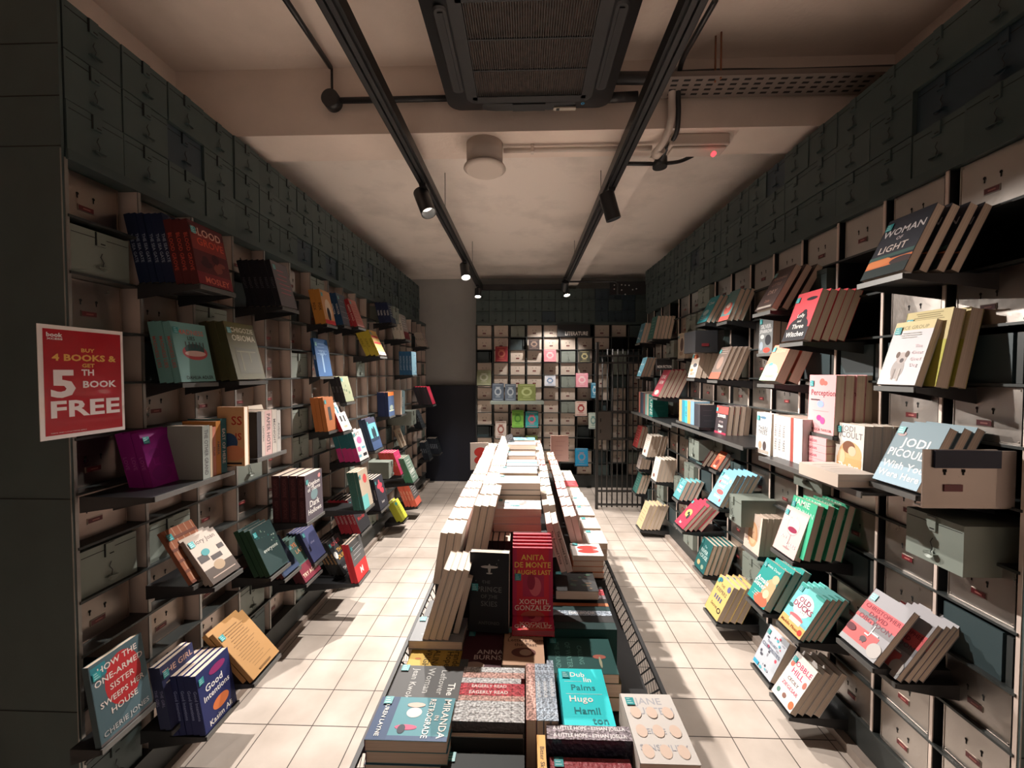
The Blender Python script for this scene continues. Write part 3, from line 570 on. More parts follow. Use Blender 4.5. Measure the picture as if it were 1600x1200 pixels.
# design: cover colour, spine colour, spine text, spine text colour, art on the front cover (0..1 across, 0..1 up)
def lines(seed,n,col,y0=.15,y1=.85,x0=.12,x1=.88):
    r=random.Random(seed); o=[]
    for i in range(n):
        y=y0+(y1-y0)*(i+.5)/n; a=r.uniform(x0,x0+.15); b=r.uniform(x1-.25,x1); o.append(('r',a,y,b,y+.012,col))
    return o
def blobs(seed,n,cols,y0=.1,y1=.9,s=.1):
    r=random.Random(seed)
    return [('e',r.uniform(.12,.88),r.uniform(y0,y1),r.uniform(.3,1)*s,r.uniform(.3,1)*s*.6,cols[i%len(cols)]) for i in range(n)]
D={}
D['navy_th']=dict(c=(.01,.02,.07),s=(.01,.02,.06),st='THE SEA GATE',sc=(.35,.4,.5),a=lines(1,5,(.3,.35,.45)))
D['blood']=dict(c=(.1,.018,.022),s=(.1,.015,.016),st='BLOOD GROVE',sc=(.6,.08,.05),a=[('r',.02,.55,.98,.84,(.24,.03,.025)),('r',0,.0,1,.2,(.2,.02,.03)),('t','BLOOD',.5,.86,.21,(.75,.45,.35)),('t','GROVE',.55,.7,.21,(.65,.08,.04)),('t','MOSLEY',.55,.09,.17,(.7,.16,.1))]+blobs(3,6,[(.05,.01,.015),(.22,.05,.04)],.3,.5,.16))
D['black_pink']=dict(c=(.17,.16,.17),s=(.012,.012,.018),st='NIGHT',sc=(.1,.1,.12),a=lines(5,6,(.7,.15,.2),.25,.85))
D['orange_fig']=dict(c=(.62,.33,.16),s=(.6,.26,.05),st='FOX',sc=K,a=[('e',.55,.45,.3,.3,(.75,.6,.45)),('e',.5,.3,.16,.2,K),('r',0,0,1,.12,RED)])
D['blue_grey']=dict(c=(.13,.15,.18),s=(.02,.07,.16),st='WINTER',sc=W,a=lines(8,4,(.4,.4,.42)))
D['coral_red']=dict(c=(.55,.2,.17),s=(.4,.03,.04),st='EMBER ROAD',sc=(.9,.6,.5),a=lines(9,7,(.35,.05,.05)))
D['navy_white']=dict(c=(.03,.05,.1),s=(.02,.03,.08),st='TIDES',sc=W,a=lines(10,5,W,.3,.9))
D['bw_mix']=dict(c=(.35,.33,.32),s=(.65,.6,.52),st='ATLAS',sc=K,a=[('r',0,0,1,.3,MAR)]+lines(11,5,W,.4,.9))
D['pale']=dict(c=(.5,.42,.38),s=(.45,.38,.33),st='SILT',sc=K,a=lines(12,4,K))
D['yellow_red']=dict(c=(.65,.4,.12),s=(.6,.48,.05),st='SUNLIT',sc=(.2,.15,.02),a=[('r',.05,.7,.95,.78,RED),('r',.05,.45,.95,.53,RED),('r',0,.0,1,.12,(.6,.5,.5))])
D['blue_sol']=dict(c=(.02,.12,.34),s=(.02,.1,.3),st='DEEP',sc=W,a=lines(14,4,(.3,.5,.8),.55,.9)+[('r',.4,.1,.5,.6,(.3,.5,.75)),('t','SEA',.5,.62,.22,(.3,.5,.8))])
D['blue_set']=dict(c=(.22,.4,.5),s=(.03,.14,.3),st='NORTH LIGHT',sc=(.5,.65,.8),a=blobs(15,8,[(.5,.6,.65),(.1,.2,.3)]))
D['tan_green']=dict(c=(.3,.33,.2),s=K,st='MOSS',sc=(.2,.2,.2),a=blobs(16,8,[(.5,.45,.3),(.1,.15,.08)]))
D['madness']=dict(c=(.2,.42,.4),s=(.18,.4,.38),st='MADNESS LIES',sc=(.55,.12,.1),a=[('e',.55,.5,.36,.13,(.5,.09,.1)),('e',.55,.55,.28,.1,(.05,.12,.12)),('e',.55,.48,.3,.05,(.75,.5,.45)),('t','MADNESS',.52,.84,.15,(.65,.2,.16)),('t','LIES',.5,.74,.11,K),('t','DAHLIA ADLER',.55,.07,.1,K)]+[('r',.3+.1*i,.58,.33+.1*i,.68,(.1,.1,.1)) for i in range(6)])
D['obioma']=dict(c=(.15,.14,.06),s=(.08,.08,.035),st='',sc=W,a=[('t','CHIGOZIE',.55,.87,.15,(.75,.72,.55)),('t','OBIOMA',.55,.73,.18,(.75,.72,.55)),('r',.15,.1,.9,.55,(.11,.1,.045)),('r',.2,.48,.85,.5,(.3,.28,.15)),('r',.3,.15,.33,.5,(.3,.28,.15)),('r',.6,.3,.63,.5,(.3,.28,.15))])
D['purple']=dict(c=(.3,.01,.24),s=(.3,.01,.24),st='LOVE',sc=(.5,.1,.4),a=[('t','LOVE',.5,.5,.25,(.36,.02,.3))]+blobs(18,5,[(.24,.008,.2)],s=.3))
D['ss_is']=dict(c=(.75,.42,.2),s=(.5,.25,.1),st='',sc=K,a=[('t','SS',.72,.77,.4,(.5,.03,.02)),('t','IS',.78,.5,.32,(.5,.03,.02)),('e',.4,.4,.35,.16,(.04,.09,.2)),('e',.6,.22,.4,.13,(.8,.3,.15)),('r',.1,.03,.9,.06,K)])
D['maroon']=dict(c=(.12,.1,.12),s=(.055,.01,.014),st='NIGHTBORNE    NIGHTBORNE',sc=(.16,.05,.05),a=[('e',.5,.52,.2,.12,(.2,.3,.32)),('t','Kingdom',.5,.76,.17,W),('t','of Thorns',.5,.66,.16,W),('t','Dark',.5,.34,.24,W),('t','Hollows',.5,.18,.2,W),('e',.82,.88,.08,.05,(.7,.3,.3))])
D['armed']=dict(c=(.07,.12,.14),s=(.05,.08,.09),st='',sc=W,a=[('e',.55,.62,.34,.33,(.45,.025,.03)),('r',.0,.0,1,.03,(.12,.1,.1)),('r',.02,.8,.28,.96,(.03,.2,.24)),('t','HOW THE',.5,.88,.14,(.75,.65,.6)),('t','ONE-ARMED',.5,.74,.14,(.75,.65,.6)),('t','SISTER',.52,.6,.14,(.75,.6,.55)),('t','SWEEPS HER',.5,.46,.13,(.75,.65,.6)),('t','HOUSE',.5,.32,.14,(.75,.65,.6)),('t','CHERIE JONES',.5,.1,.12,(.4,.4,.4))])
D['girl']=dict(c=(.035,.04,.11),s=(.03,.04,.1),st='THE GIRL',sc=(.3,.3,.5),a=[('t','THE GIRL',.5,.87,.19,(.65,.4,.32)),('r',.1,.7,.9,.72,W)])
D['good']=dict(c=(.022,.03,.13),s=(.02,.028,.11),st='Good Intentions',sc=(.3,.35,.6),a=[('t','Good',.45,.66,.2,W),('t','Intentions',.5,.52,.17,W),('e',.55,.28,.25,.1,(.75,.2,.06)),('t','Kasim Ali',.5,.09,.16,W),('e',.6,.85,.25,.07,(.3,.03,.15))])
D['gold']=dict(c=(.46,.25,.09),s=(.4,.21,.07),st='',sc=K,a=lines(23,16,(.3,.16,.06),.12,.92)+[('r',.3,.04,.7,.07,(.2,.1,.03))])
D['plaid']=dict(c=(.28,.09,.04),s=(.25,.08,.04),st='',sc=K,a=[('r',.1*i,0,.1*i+.03,1,(.4,.22,.14)) for i in range(1,10,2)]+[('r',0,.2*i,1,.2*i+.05,(.15,.05,.03)) for i in range(5)])
D['joan']=dict(c=(.5,.42,.36),s=(.35,.3,.27),st='',sc=K,a=[('t','Glory Joan',.5,.85,.16,(.1,.08,.08)),('r',0,0,1,.3,(.07,.05,.04)),('e',.5,.28,.18,.1,(.35,.25,.16)),('r',.05,.45,.35,.6,(.06,.05,.05)),('r',.4,.4,.75,.5,(.06,.05,.05)),('r',.75,.55,.95,.65,(.06,.05,.05)),('e',.35,.62,.13,.07,(.05,.25,.27)),('r',.1,.1,.9,.12,(.4,.3,.25))])
D['everyone']=dict(c=(.02,.045,.045),s=(.015,.06,.03),st='',sc=W,a=blobs(26,14,[(.3,.35,.3),(.1,.2,.15),(.02,.1,.1)],.5,.95,.04)+[('t','everyone',.5,.45,.16,(.5,.55,.5))])
D['navy_moon']=dict(c=(.025,.045,.1),s=(.12,.03,.03),st='',sc=W,a=[('e',.55,.55,.28,.2,(.04,.07,.14)),('t','luster',.5,.55,.14,(.3,.4,.5)),('r',.3,.3,.7,.31,(.25,.3,.4))])
D['tryagain']=dict(c=(.06,.14,.12),s=(.1,.015,.025),st='',sc=W,a=[('t','EYE',.3,.84,.18,ORG),('t','LAST',.5,.68,.18,(.8,.4,.2)),('r',0,0,1,.38,(.2,.03,.05)),('t','TRY AGAIN',.5,.14,.16,CR)])
D['violet']=dict(c=(.06,.07,.17),s=(.04,.05,.12),st='',sc=W,a=[('t','silver',.5,.55,.13,(.3,.3,.45))])
D['dukes']=dict(c=(.04,.04,.045),s=(.02,.02,.02),st='THE DUKES',sc=(.6,.35,.15),a=[('t','BAD LEE',.45,.84,.18,(.8,.1,.12)),('t','THE',.55,.62,.2,(.85,.45,.08)),('t','DUKES',.55,.45,.2,(.85,.45,.08)),('t','THOMAS',.5,.13,.16,W),('e',.15,.55,.12,.1,W)])
D['grey_red']=dict(c=(.14,.14,.14),s=(.6,.03,.04),st='',sc=W,a=[('r',0,0,1,.4,(.75,.05,.05)),('t','M',.5,.2,.3,W)]+lines(32,4,(.6,.6,.6),.5,.9))
D['murder']=dict(c=(.035,.035,.04),s=(.6,.05,.08),st='LONE RAVEN',sc=(.9,.8,.8),a=[('t','Love',.45,.55,.18,(.6,.06,.06)),('t','Murder',.5,.36,.18,(.6,.06,.06)),('t','Victor',.5,.82,.15,(.15,.15,.12))])
D['cream_teal']=dict(c=(.6,.5,.38),s=(.03,.1,.08),st='',sc=W,a=[('r',0,0,.6,.35,(.2,.6,.58)),('e',.6,.75,.2,.12,(.75,.1,.1))])
D['pinkflower']=dict(c=(.045,.045,.06),s=(.03,.03,.045),st='HARROW',sc=(.5,.5,.5),a=[('e',.5,.7,.3,.09,(.7,.08,.12)),('e',.5,.7,.1,.2,(.75,.1,.15)),('e',.68,.52,.16,.09,(.7,.08,.12)),('t','hour',.5,.2,.14,W)])
D['lime']=dict(c=(.72,.75,.08),s=(.65,.68,.06),st='',sc=K,a=lines(35,6,(.2,.25,.05),.3,.85)+[('e',.3,.85,.2,.08,(.1,.5,.45))])
D['oranges']=dict(c=(.12,.11,.11),s=(.75,.14,.08),st='HOT DOG',sc=(.9,.6,.4),a=[('r',0,0,1,.3,(.7,.15,.1))]+lines(36,5,W,.4,.9))
D['greenwhite']=dict(c=(.14,.2,.16),s=(.1,.35,.2),st='',sc=W,a=lines(37,7,W,.1,.9)+[('t','LUCKY',.5,.4,.22,W)])
D['magenta']=dict(c=(.4,.03,.1),s=(.7,.08,.06),st='SOLE',sc=(.9,.6,.3),a=lines(38,4,(.7,.2,.3)))
D['photo_blue']=dict(c=(.05,.09,.2),s=(.03,.06,.12),st='',sc=W,a=[('r',.06,.32,.94,.82,(.15,.5,.55)),('e',.42,.5,.12,.18,(.02,.04,.06)),('e',.62,.52,.12,.2,(.02,.04,.06)),('r',.06,.26,.94,.36,(.02,.04,.08)),('r',0,.84,1,1,(.05,.05,.09))])
D['bats']=dict(c=(.7,.68,.66),s=(.04,.22,.26),st='',sc=W,a=[('t','BATS',.45,.87,.2,K),('e',.5,.65,.26,.12,(.85,.15,.35)),('r',.1,.3,.4,.45,(.85,.15,.35)),('r',.5,.1,.9,.2,K),('r',.55,.35,.9,.42,(.15,.4,.5)),('r',.0,.12,.3,.2,(.15,.4,.5))],sb=[(0,.45,(.75,.06,.3))])
D['people4']=dict(c=(.85,.8,.76),s=(.65,.04,.06),st='',sc=W,a=[('r',.2,.62,.38,.85,(.1,.3,.4)),('r',.55,.62,.72,.85,(.15,.12,.12)),('r',.22,.32,.4,.52,K),('r',.58,.3,.72,.52,K),('t','HEIRS',.5,.14,.16,(.6,.45,.25))])
D['orange_sp']=dict(c=(.45,.15,.05),s=(.6,.2,.05),st='',sc=K,a=[('r',.3,.3,.6,.7,(.05,.05,.05))])
D['inkblue']=dict(c=(.06,.1,.2),s=(.03,.05,.15),st='',sc=(.7,.3,.3),a=[('r',0,.84,1,1,ORG),('r',.1,.2,.9,.25,(.5,.55,.4)),('e',.5,.35,.3,.1,(.3,.35,.3))])
D['redblk']=dict(c=(.4,.02,.05),s=(.05,.04,.05),st='',sc=W,a=[('e',.5,.5,.3,.3,(.55,.04,.08))])
D['black']=dict(c=(.02,.025,.03),s=(.015,.02,.03),st='RAVENS',sc=(.4,.45,.5),a=lines(45,4,(.15,.18,.2)))
D['creamfoot']=dict(c=(.66,.54,.42),s=(.5,.4,.3),st='',sc=K,a=[('e',.3,.62,.12,.12,(.25,.18,.15)),('e',.62,.6,.12,.12,(.35,.25,.2)),('r',.2,.2,.8,.24,(.5,.3,.2)),('t','LITTLE',.5,.83,.12,RED)])
# ------- right wall
D['woman']=dict(c=(.028,.03,.04),s=(.03,.03,.04),st='',sc=W,a=[('r',0,.14,1,.27,(.6,.17,.06)),('e',.25,.25,.3,.07,(.65,.22,.08)),('e',.8,.2,.25,.06,(.05,.03,.03)),('r',0,0,1,.16,(.02,.03,.03)),('t','WOMAN',.5,.74,.2,(.65,.6,.6)),('t','OF',.5,.61,.1,(.6,.5,.5)),('t','LIGHT',.45,.46,.2,(.65,.55,.5)),('r',.0,.3,1,.36,(.05,.1,.09))])
D['dog']=dict(c=(.68,.66,.68),s=W,st='',sc=K,a=[('r',.0,.86,1,1,(.68,.58,.32)),('t','NICE GROUP',.5,.9,.11,(.3,.26,.15)),('e',.42,.25,.16,.16,(.42,.38,.36)),('e',.45,.42,.13,.09,(.5,.44,.42)),('e',.33,.47,.05,.05,(.15,.1,.08)),('e',.56,.48,.05,.05,(.15,.1,.08)),('e',.47,.38,.05,.035,(.1,.08,.08)),('r',.33,.08,.38,.25,(.35,.3,.28)),('r',.47,.06,.52,.25,(.5,.45,.42)),('t','The',.78,.6,.1,(.7,.55,.58)),('t','Great',.8,.5,.1,(.7,.55,.58)),('t','Good',.8,.4,.1,(.7,.55,.58)),('t','Dog',.8,.3,.1,(.7,.55,.58))]+lines(52,3,(.5,.48,.45),.72,.82))
D['yellowtop']=dict(c=(.62,.52,.27),s=(.5,.45,.1),st='',sc=K,a=lines(53,4,(.3,.25,.12),.86,.97)+[('r',.1,.72,.3,.8,(.03,.25,.25)),('r',0,0,1,.6,(.5,.47,.08))])
D['wish']=dict(c=(.2,.28,.32),s=(.15,.2,.25),st='',sc=W,a=[('r',0,0,1,.3,(.35,.5,.6)),('t','JODI',.52,.66,.24,W),('t','PICOULT',.5,.5,.22,W),('t','Wish You',.5,.3,.2,W),('t','Were Here',.5,.15,.18,W),('e',.15,.8,.1,.04,(.4,.3,.3))])
D['chris']=dict(c=(.36,.35,.37),s=(.1,.01,.02),st='',sc=W,a=[('r',0,.46,1,.76,(.72,.12,.13)),('r',0,.52,.5,.6,(.2,.2,.21)),('r',.5,.4,1,.52,(.22,.21,.22)),('r',0,.08,.8,.34,(.7,.13,.13)),('t','CHRISTOPHER',.52,.7,.13,(.25,.03,.05)),('t','DAVID',.5,.6,.14,(.22,.03,.05)),('t','OBGYDON',.5,.5,.15,(.2,.08,.1)),('r',0,.0,1,.09,(.4,.4,.41)),('e',.5,.2,.08,.05,(.12,.08,.09)),('r',.45,.14,.47,.2,(.12,.08,.09)),('r',.53,.14,.55,.2,(.12,.08,.09)),('r',.55,.3,.57,.48,W),('r',.45,.28,.56,.3,W),('r',.55,.35,.75,.37,W),('e',.85,.15,.16,.12,(.5,.47,.45)),('e',.1,.25,.14,.06,(.12,.02,.03))])
D['witch']=dict(c=(.75,.09,.11),s=(.1,.02,.02),st='',sc=W,a=[('r',0,0,1,.26,K),('e',.5,.28,.42,.2,K),('e',.55,.45,.22,.14,K),('e',.6,.56,.1,.07,K),('e',.7,.84,.22,.035,K),('t','Lolly',.5,.5,.14,W),('t','and',.5,.4,.1,W),('t','Three',.52,.29,.18,W),('t','Witches',.5,.13,.2,W)])
D['perish']=dict(c=(.08,.05,.045),s=(.07,.04,.03),st='',sc=W,a=[('t','PERISHING',.5,.75,.14,(.35,.2,.16)),('t','LITTLE',.5,.6,.15,(.3,.16,.12)),('t','DRY',.5,.42,.22,(.4,.25,.2)),('r',.1,.03,.9,.08,(.5,.45,.4)),('t','Zafar',.5,.2,.13,(.4,.2,.15))])
D['coralgreen']=dict(c=(.75,.26,.18),s=(.5,.2,.1),st='',sc=W,a=[('t','KIRSTAN',.5,.93,.14,(.8,.45,.3)),('t','HIGGINS',.5,.82,.14,(.8,.45,.3)),('e',.3,.2,.6,.28,(.4,.65,.4)),('r',0,0,1,.2,(.4,.62,.38)),('e',.3,.45,.12,.06,(.1,.45,.3)),('e',.35,.38,.12,.04,(.7,.6,.4)),('t','THANKS',.5,.12,.13,(.2,.4,.2))])
D['sparrow']=dict(c=(.17,.18,.18),s=(.3,.3,.3),st='',sc=W,a=[('t','SILVER',.5,.72,.22,(.6,.6,.6)),('t','SPARROW',.5,.59,.19,(.6,.6,.6)),('e',.68,.35,.22,.14,K),('e',.25,.45,.14,.06,(.5,.5,.5)),('e',.6,.08,.25,.07,(.6,.06,.04)),('e',.2,.2,.14,.12,(.3,.35,.4))])
D['percep']=dict(c=(.85,.42,.43),s=(.85,.42,.43),st='Nomination',sc=(.4,.03,.08),a=[('e',.5,.88,.1,.06,(.7,.15,.12)),('e',.62,.86,.08,.04,(.7,.15,.12)),('t','Perception',.55,.68,.2,(.25,.02,.04)),('e',.48,.5,.13,.06,(.3,.4,.7)),('e',.45,.26,.1,.05,(.55,.05,.25)),('e',.58,.22,.09,.06,(.65,.08,.3)),('t','REBECCA TAYLOR',.5,.06,.09,(.3,.1,.1)),('r',.2,.38,.8,.384,(.4,.2,.2)),('r',.1,.56,.45,.58,(.03,.03,.04))])
D['pact']=dict(c=(.72,.68,.62),s=(.6,.5,.4),st='',sc=W,a=[('t','JODI',.45,.88,.2,(.2,.18,.2)),('t','PICOULT',.5,.77,.22,(.2,.18,.2)),('e',.55,.38,.4,.26,(.75,.42,.2)),('r',.08,0,.95,.3,(.72,.38,.16)),('e',.5,.52,.22,.13,(.2,.08,.04)),('e',.62,.45,.14,.1,(.75,.5,.35)),('e',.25,.3,.14,.16,(.75,.5,.3)),('t','The Pact',.5,.13,.18,W)])
D['tokyo']=dict(c=(.78,.76,.74),s=(.75,.72,.7),st='THREE TREES',sc=(.1,.1,.1),a=[('e',.45,.88,.2,.035,(.1,.2,.3)),('t','THREE',.45,.62,.2,K),('t','TREES',.45,.52,.2,K),('e',.3,.2,.12,.1,(.4,.3,.2)),('e',.6,.2,.12,.12,(.08,.06,.06)),('r',.1,.02,.9,.1,(.4,.35,.3))])
D['jamie']=dict(c=(.06,.5,.28),s=(.03,.3,.17),st='',sc=W,a=[('t','JAMIE',.42,.9,.22,(.7,.85,.7)),('t','BRENNAN',.5,.77,.18,(.5,.85,.7))])
D['wine']=dict(c=(.8,.56,.54),s=(.6,.4,.4),st='',sc=W,a=[('e',.55,.62,.26,.2,(.62,.42,.43)),('e',.55,.63,.235,.185,(.82,.6,.58)),('e',.55,.55,.2,.06,(.3,.02,.07)),('r',.54,.15,.57,.45,(.5,.35,.35)),('e',.55,.14,.16,.02,(.45,.3,.3)),('t','Damned',.3,.82,.13,W),('t','Fated',.3,.72,.14,W),('t','And',.3,.35,.13,W),('t','LIARS',.7,.24,.14,W)])
D['amala']=dict(c=(.02,.32,.29),s=(.02,.3,.27),st='',sc=W,a=[('e',.78,.38,.28,.3,(.8,.4,.22)),('e',.65,.12,.35,.14,(.72,.15,.08)),('e',.75,.3,.14,.1,(.85,.6,.4)),('e',.85,.7,.16,.1,(.8,.5,.3)),('t','Amala',.35,.52,.22,W),('t','Sister',.32,.4,.24,W),('t','Helena Duval',.5,.88,.13,(.6,.8,.75))]+lines(65,3,(.4,.7,.65),.1,.25,.1,.6))
D['ducks']=dict(c=(.2,.68,.66),s=(.2,.6,.6),st='',sc=W,a=[('e',.5,.58,.36,.25,(.72,.82,.8)),('r',0,0,1,.22,(.8,.45,.15)),('r',.25,.22,.95,.28,(.2,.5,.6)),('e',.5,.3,.28,.06,(.65,.15,.17)),('r',.3,.18,.75,.28,(.8,.62,.58)),('t','OLD',.47,.68,.2,(.4,.03,.1)),('t','DUCKS',.52,.55,.21,(.4,.03,.1)),('t','CLUB',.5,.44,.13,W),('t','Maddie Please',.45,.1,.12,(.3,.1,.02)),('e',.88,.1,.08,.06,(.7,.05,.03)),('e',.1,.45,.1,.04,(.03,.15,.15)),('e',.85,.93,.2,.04,(.05,.35,.3)),('e',.1,.95,.2,.04,(.05,.35,.3))])
D['curio']=dict(c=(.58,.62,.68),s=(.5,.5,.55),st='',sc=W,a=blobs(67,22,[(.1,.1,.13),(.7,.1,.15),(.12,.5,.6),(.35,.35,.4)],.05,.95,.07)+[('t','CURIOSITIES',.5,.56,.14,(.1,.12,.2)),('t','THE LAST',.45,.68,.1,(.1,.12,.2)),('r',.05,.03,.3,.12,(.05,.4,.6))])
D['cobble']=dict(c=(.86,.82,.78),s=(.8,.75,.7),st='',sc=K,a=[('t','COBBLE',.5,.82,.22,(.7,.03,.15)),('t','HILL',.5,.66,.24,(.7,.03,.15)),('t','CECILY',.5,.48,.14,(.15,.05,.07)),('t','ZIEGESAR',.52,.34,.15,(.6,.05,.15)),('e',.12,.75,.08,.06,(.7,.2,.15)),('e',.9,.6,.07,.07,(.6,.2,.15)),('e',.88,.12,.1,.08,(.75,.2,.08)),('e',.2,.15,.07,.05,(.15,.3,.25)),('e',.5,.15,.08,.05,(.3,.15,.12))])
D['keepers']=dict(c=(.72,.52,.18),s=(.6,.4,.25),st='',sc=K,a=[('t','THE',.45,.8,.13,K),('t','KEEPERS',.5,.66,.17,(.1,.06,.06)),('e',.82,.22,.12,.07,K),('e',.82,.22,.07,.04,(.72,.52,.18)),('t','Secret',.45,.25,.15,(.15,.1,.05))]+[('r',.25+.14*i,.4,.32+.14*i,.52,(.1,.1,.25)) for i in range(4)]+[('e',.2,.9,.12,.06,(.05,.2,.3)),('e',.85,.85,.1,.08,(.15,.15,.35))])
D['river']=dict(c=(.015,.12,.12),s=(.02,.15,.14),st='',sc=W,a=[('t','The',.5,.78,.12,(.5,.7,.7)),('t','RIVER',.5,.62,.22,(.6,.75,.72)),('t','HOUSE',.5,.46,.22,(.6,.75,.72)),('e',.3,.2,.14,.08,(.5,.4,.2)),('e',.7,.15,.12,.07,(.3,.4,.3))])
D['reddot']=dict(c=(.8,.66,.56),s=(.75,.62,.52),st='',sc=K,a=[('e',.18,.88,.11,.06,(.65,.02,.06)),('e',.52,.45,.3,.33,(.8,.42,.22)),('e',.52,.45,.2,.25,(.85,.55,.33))]+blobs(71,16,[(.5,.08,.08)],.15,.75,.025))
D['animals']=dict(c=(.22,.52,.75),s=(.2,.5,.7),st='',sc=W,a=[('t','Fables',.4,.82,.18,W),('t','from a',.5,.68,.16,W),('t','small',.45,.54,.2,(.7,.85,.9)),('e',.55,.36,.25,.07,(.7,.12,.12)),('t','town',.5,.22,.2,W),('e',.2,.62,.05,.06,(.6,.1,.1)),('e',.85,.75,.06,.05,(.7,.7,.3)),('e',.8,.15,.06,.05,(.7,.1,.1))])
D['bike']=dict(c=(.55,.03,.07),s=(.5,.03,.06),st='',sc=W,a=[('e',.45,.5,.25,.14,(.6,.65,.15)),('e',.45,.5,.1,.05,K),('e',.6,.4,.1,.1,K),('t','Sol',.4,.12,.14,W)]+lines(73,3,(.35,.02,.04),.75,.95))
D['teal']=dict(c=(.1,.35,.38),s=(.08,.3,.32),st='',sc=W,a=[('t','TIDE',.5,.6,.22,W),('t','MAZE',.5,.4,.22,W)]+lines(74,3,(.5,.7,.7),.75,.95))
D['revenge']=dict(c=(.1,.03,.03),s=(.3,.05,.03),st='',sc=W,a=[('e',.4,.72,.35,.2,(.7,.1,.04)),('t','SALLY',.5,.55,.24,W),('t','REVERE',.5,.3,.2,(.8,.75,.6)),('r',0,0,1,.12,(.05,.1,.1))])
D['orangefig2']=dict(c=(.7,.12,.06),s=(.4,.05,.03),st='',sc=W,a=[('t','CITY',.5,.8,.26,(.85,.6,.3)),('t','OF',.5,.62,.16,(.85,.6,.3)),('e',.5,.35,.22,.17,(.2,.03,.02)),('t','FIRE',.5,.12,.2,W)])
D['redblack2']=dict(c=(.04,.03,.035),s=(.04,.03,.035),st='',sc=W,a=[('r',0,.75,1,.97,(.7,.08,.07)),('t','SUMMER',.5,.68,.16,W),('t','BITTER',.5,.5,.1,(.5,.4,.4)),('t','Dinah',.5,.38,.15,W),('r',0,0,1,.2,(.35,.03,.07)),('t','Lost',.5,.22,.15,W)])
D['white']=dict(c=(.8,.74,.66),s=(.75,.7,.62),st='',sc=K,a=lines(77,5,(.3,.25,.22),.4,.85)+[('e',.4,.2,.15,.08,(.25,.1,.08))])
D['redmid']=dict(c=(.55,.07,.07),s=(.5,.06,.06),st='',sc=W,a=lines(78,6,(.8,.6,.5),.2,.85))
D['green']=dict(c=(.06,.2,.17),s=(.05,.18,.15),st='',sc=W,a=lines(79,5,(.4,.6,.5),.2,.85))
D['creamy']=dict(c=(.75,.6,.35),s=(.7,.55,.33),st='',sc=K,a=lines(80,5,(.3,.2,.1),.2,.85))
D['tealpic']=dict(c=(.05,.38,.44),s=(.05,.3,.35),st='',sc=W,a=[('t','Cove',.5,.75,.22,W),('e',.4,.4,.28,.1,(.5,.75,.75))]+lines(81,3,W,.1,.3))
D['coralface']=dict(c=(.15,.3,.3),s=(.4,.2,.2),st='',sc=W,a=[('e',.5,.4,.36,.2,(.65,.15,.12)),('e',.45,.5,.18,.09,(.8,.6,.5)),('r',0,0,1,.16,(.6,.12,.1))])
D['lion']=dict(c=(.72,.62,.48),s=(.7,.6,.48),st='',sc=K,a=[('e',.5,.55,.22,.26,(.15,.1,.09)),('e',.45,.2,.25,.08,(.5,.35,.25))]+lines(83,2,(.3,.25,.2),.85,.95))
D['tiger']=dict(c=(.78,.66,.55),s=(.75,.65,.55),st='',sc=K,a=[('e',.45,.85,.3,.1,(.75,.2,.08)),('e',.6,.5,.25,.08,(.1,.1,.12)),('e',.3,.3,.2,.06,(.75,.3,.12)),('t','RIOT',.5,.15,.2,(.6,.15,.1))])
D['brown']=dict(c=(.16,.12,.1),s=(.15,.1,.08),st='',sc=W,a=[('r',0,0,1,.2,(.55,.1,.06)),('e',.5,.5,.25,.2,(.3,.2,.16))]+lines(85,3,(.5,.4,.35),.75,.95))
D['crimson']=dict(c=(.45,.05,.08),s=(.4,.05,.07),st='',sc=W,a=[('t','ONE',.5,.72,.25,(.8,.7,.65)),('t','ARM',.5,.52,.25,(.8,.7,.65)),('e',.5,.15,.3,.09,(.7,.65,.6))])
D['bluepic']=dict(c=(.12,.33,.42),s=(.1,.2,.3),st='',sc=W,a=blobs(87,8,[W,(.05,.12,.2)],s=.12))
D['cyan']=dict(c=(.02,.66,.7),s=(.02,.4,.45),st='',sc=W,a=[('t','Dub',.42,.88,.17,W),('t','lin',.62,.78,.17,W),('r',.12,.74,.5,.744,W),('t','Palms',.5,.63,.2,(.01,.2,.22)),('r',.12,.51,.88,.514,W),('t','Hugo',.42,.41,.2,W),('t','Hamil',.5,.23,.2,(.01,.2,.22)),('t','ton',.72,.07,.2,(.01,.2,.22))])
D['austen']=dict(c=(.66,.62,.58),s=(.6,.55,.5),st='',sc=W,a=[('t','JANE',.5,.86,.2,(.42,.42,.45)),('t','AUSTEN',.5,.72,.2,(.42,.42,.45)),('t','SENSE &',.5,.42,.14,(.4,.4,.43)),('t','SENSIBILITY',.5,.2,.14,(.4,.4,.43))]+[('e',.2+.3*(i%3),.15+.27*(i//3),.1,.09,(.7,.54,.44)) for i in range(9)])
D['miranda']=dict(c=(.1,.3,.35),s=(.1,.02,.06),st='',sc=W,a=[('r',0,0,.25,1,(.04,.08,.17)),('r',.25,0,1,.1,(.05,.1,.2)),('e',.5,.62,.1,.12,(.75,.7,.65)),('e',.45,.28,.14,.06,(.75,.1,.2)),('e',.4,.24,.05,.1,(.02,.03,.05)),('e',.5,.8,.12,.06,(.75,.5,.42)),('T','MIRANDA',.91,.5,.12,W),('T','IN',.81,.5,.07,W),('T','RETROGRADE',.71,.5,.1,W),('T','LAUREN LAYNE',.12,.5,.07,W)])
D['leftover']=dict(c=(.1,.1,.1),s=(.1,.1,.1),st='',sc=W,a=[('T','The',.87,.3,.13,W),('T','Leftover',.72,.5,.12,(.5,.5,.48)),('T','Woman',.52,.55,.13,(.5,.5,.48)),('T','Jean Kwok',.28,.45,.12,(.5,.5,.48))])
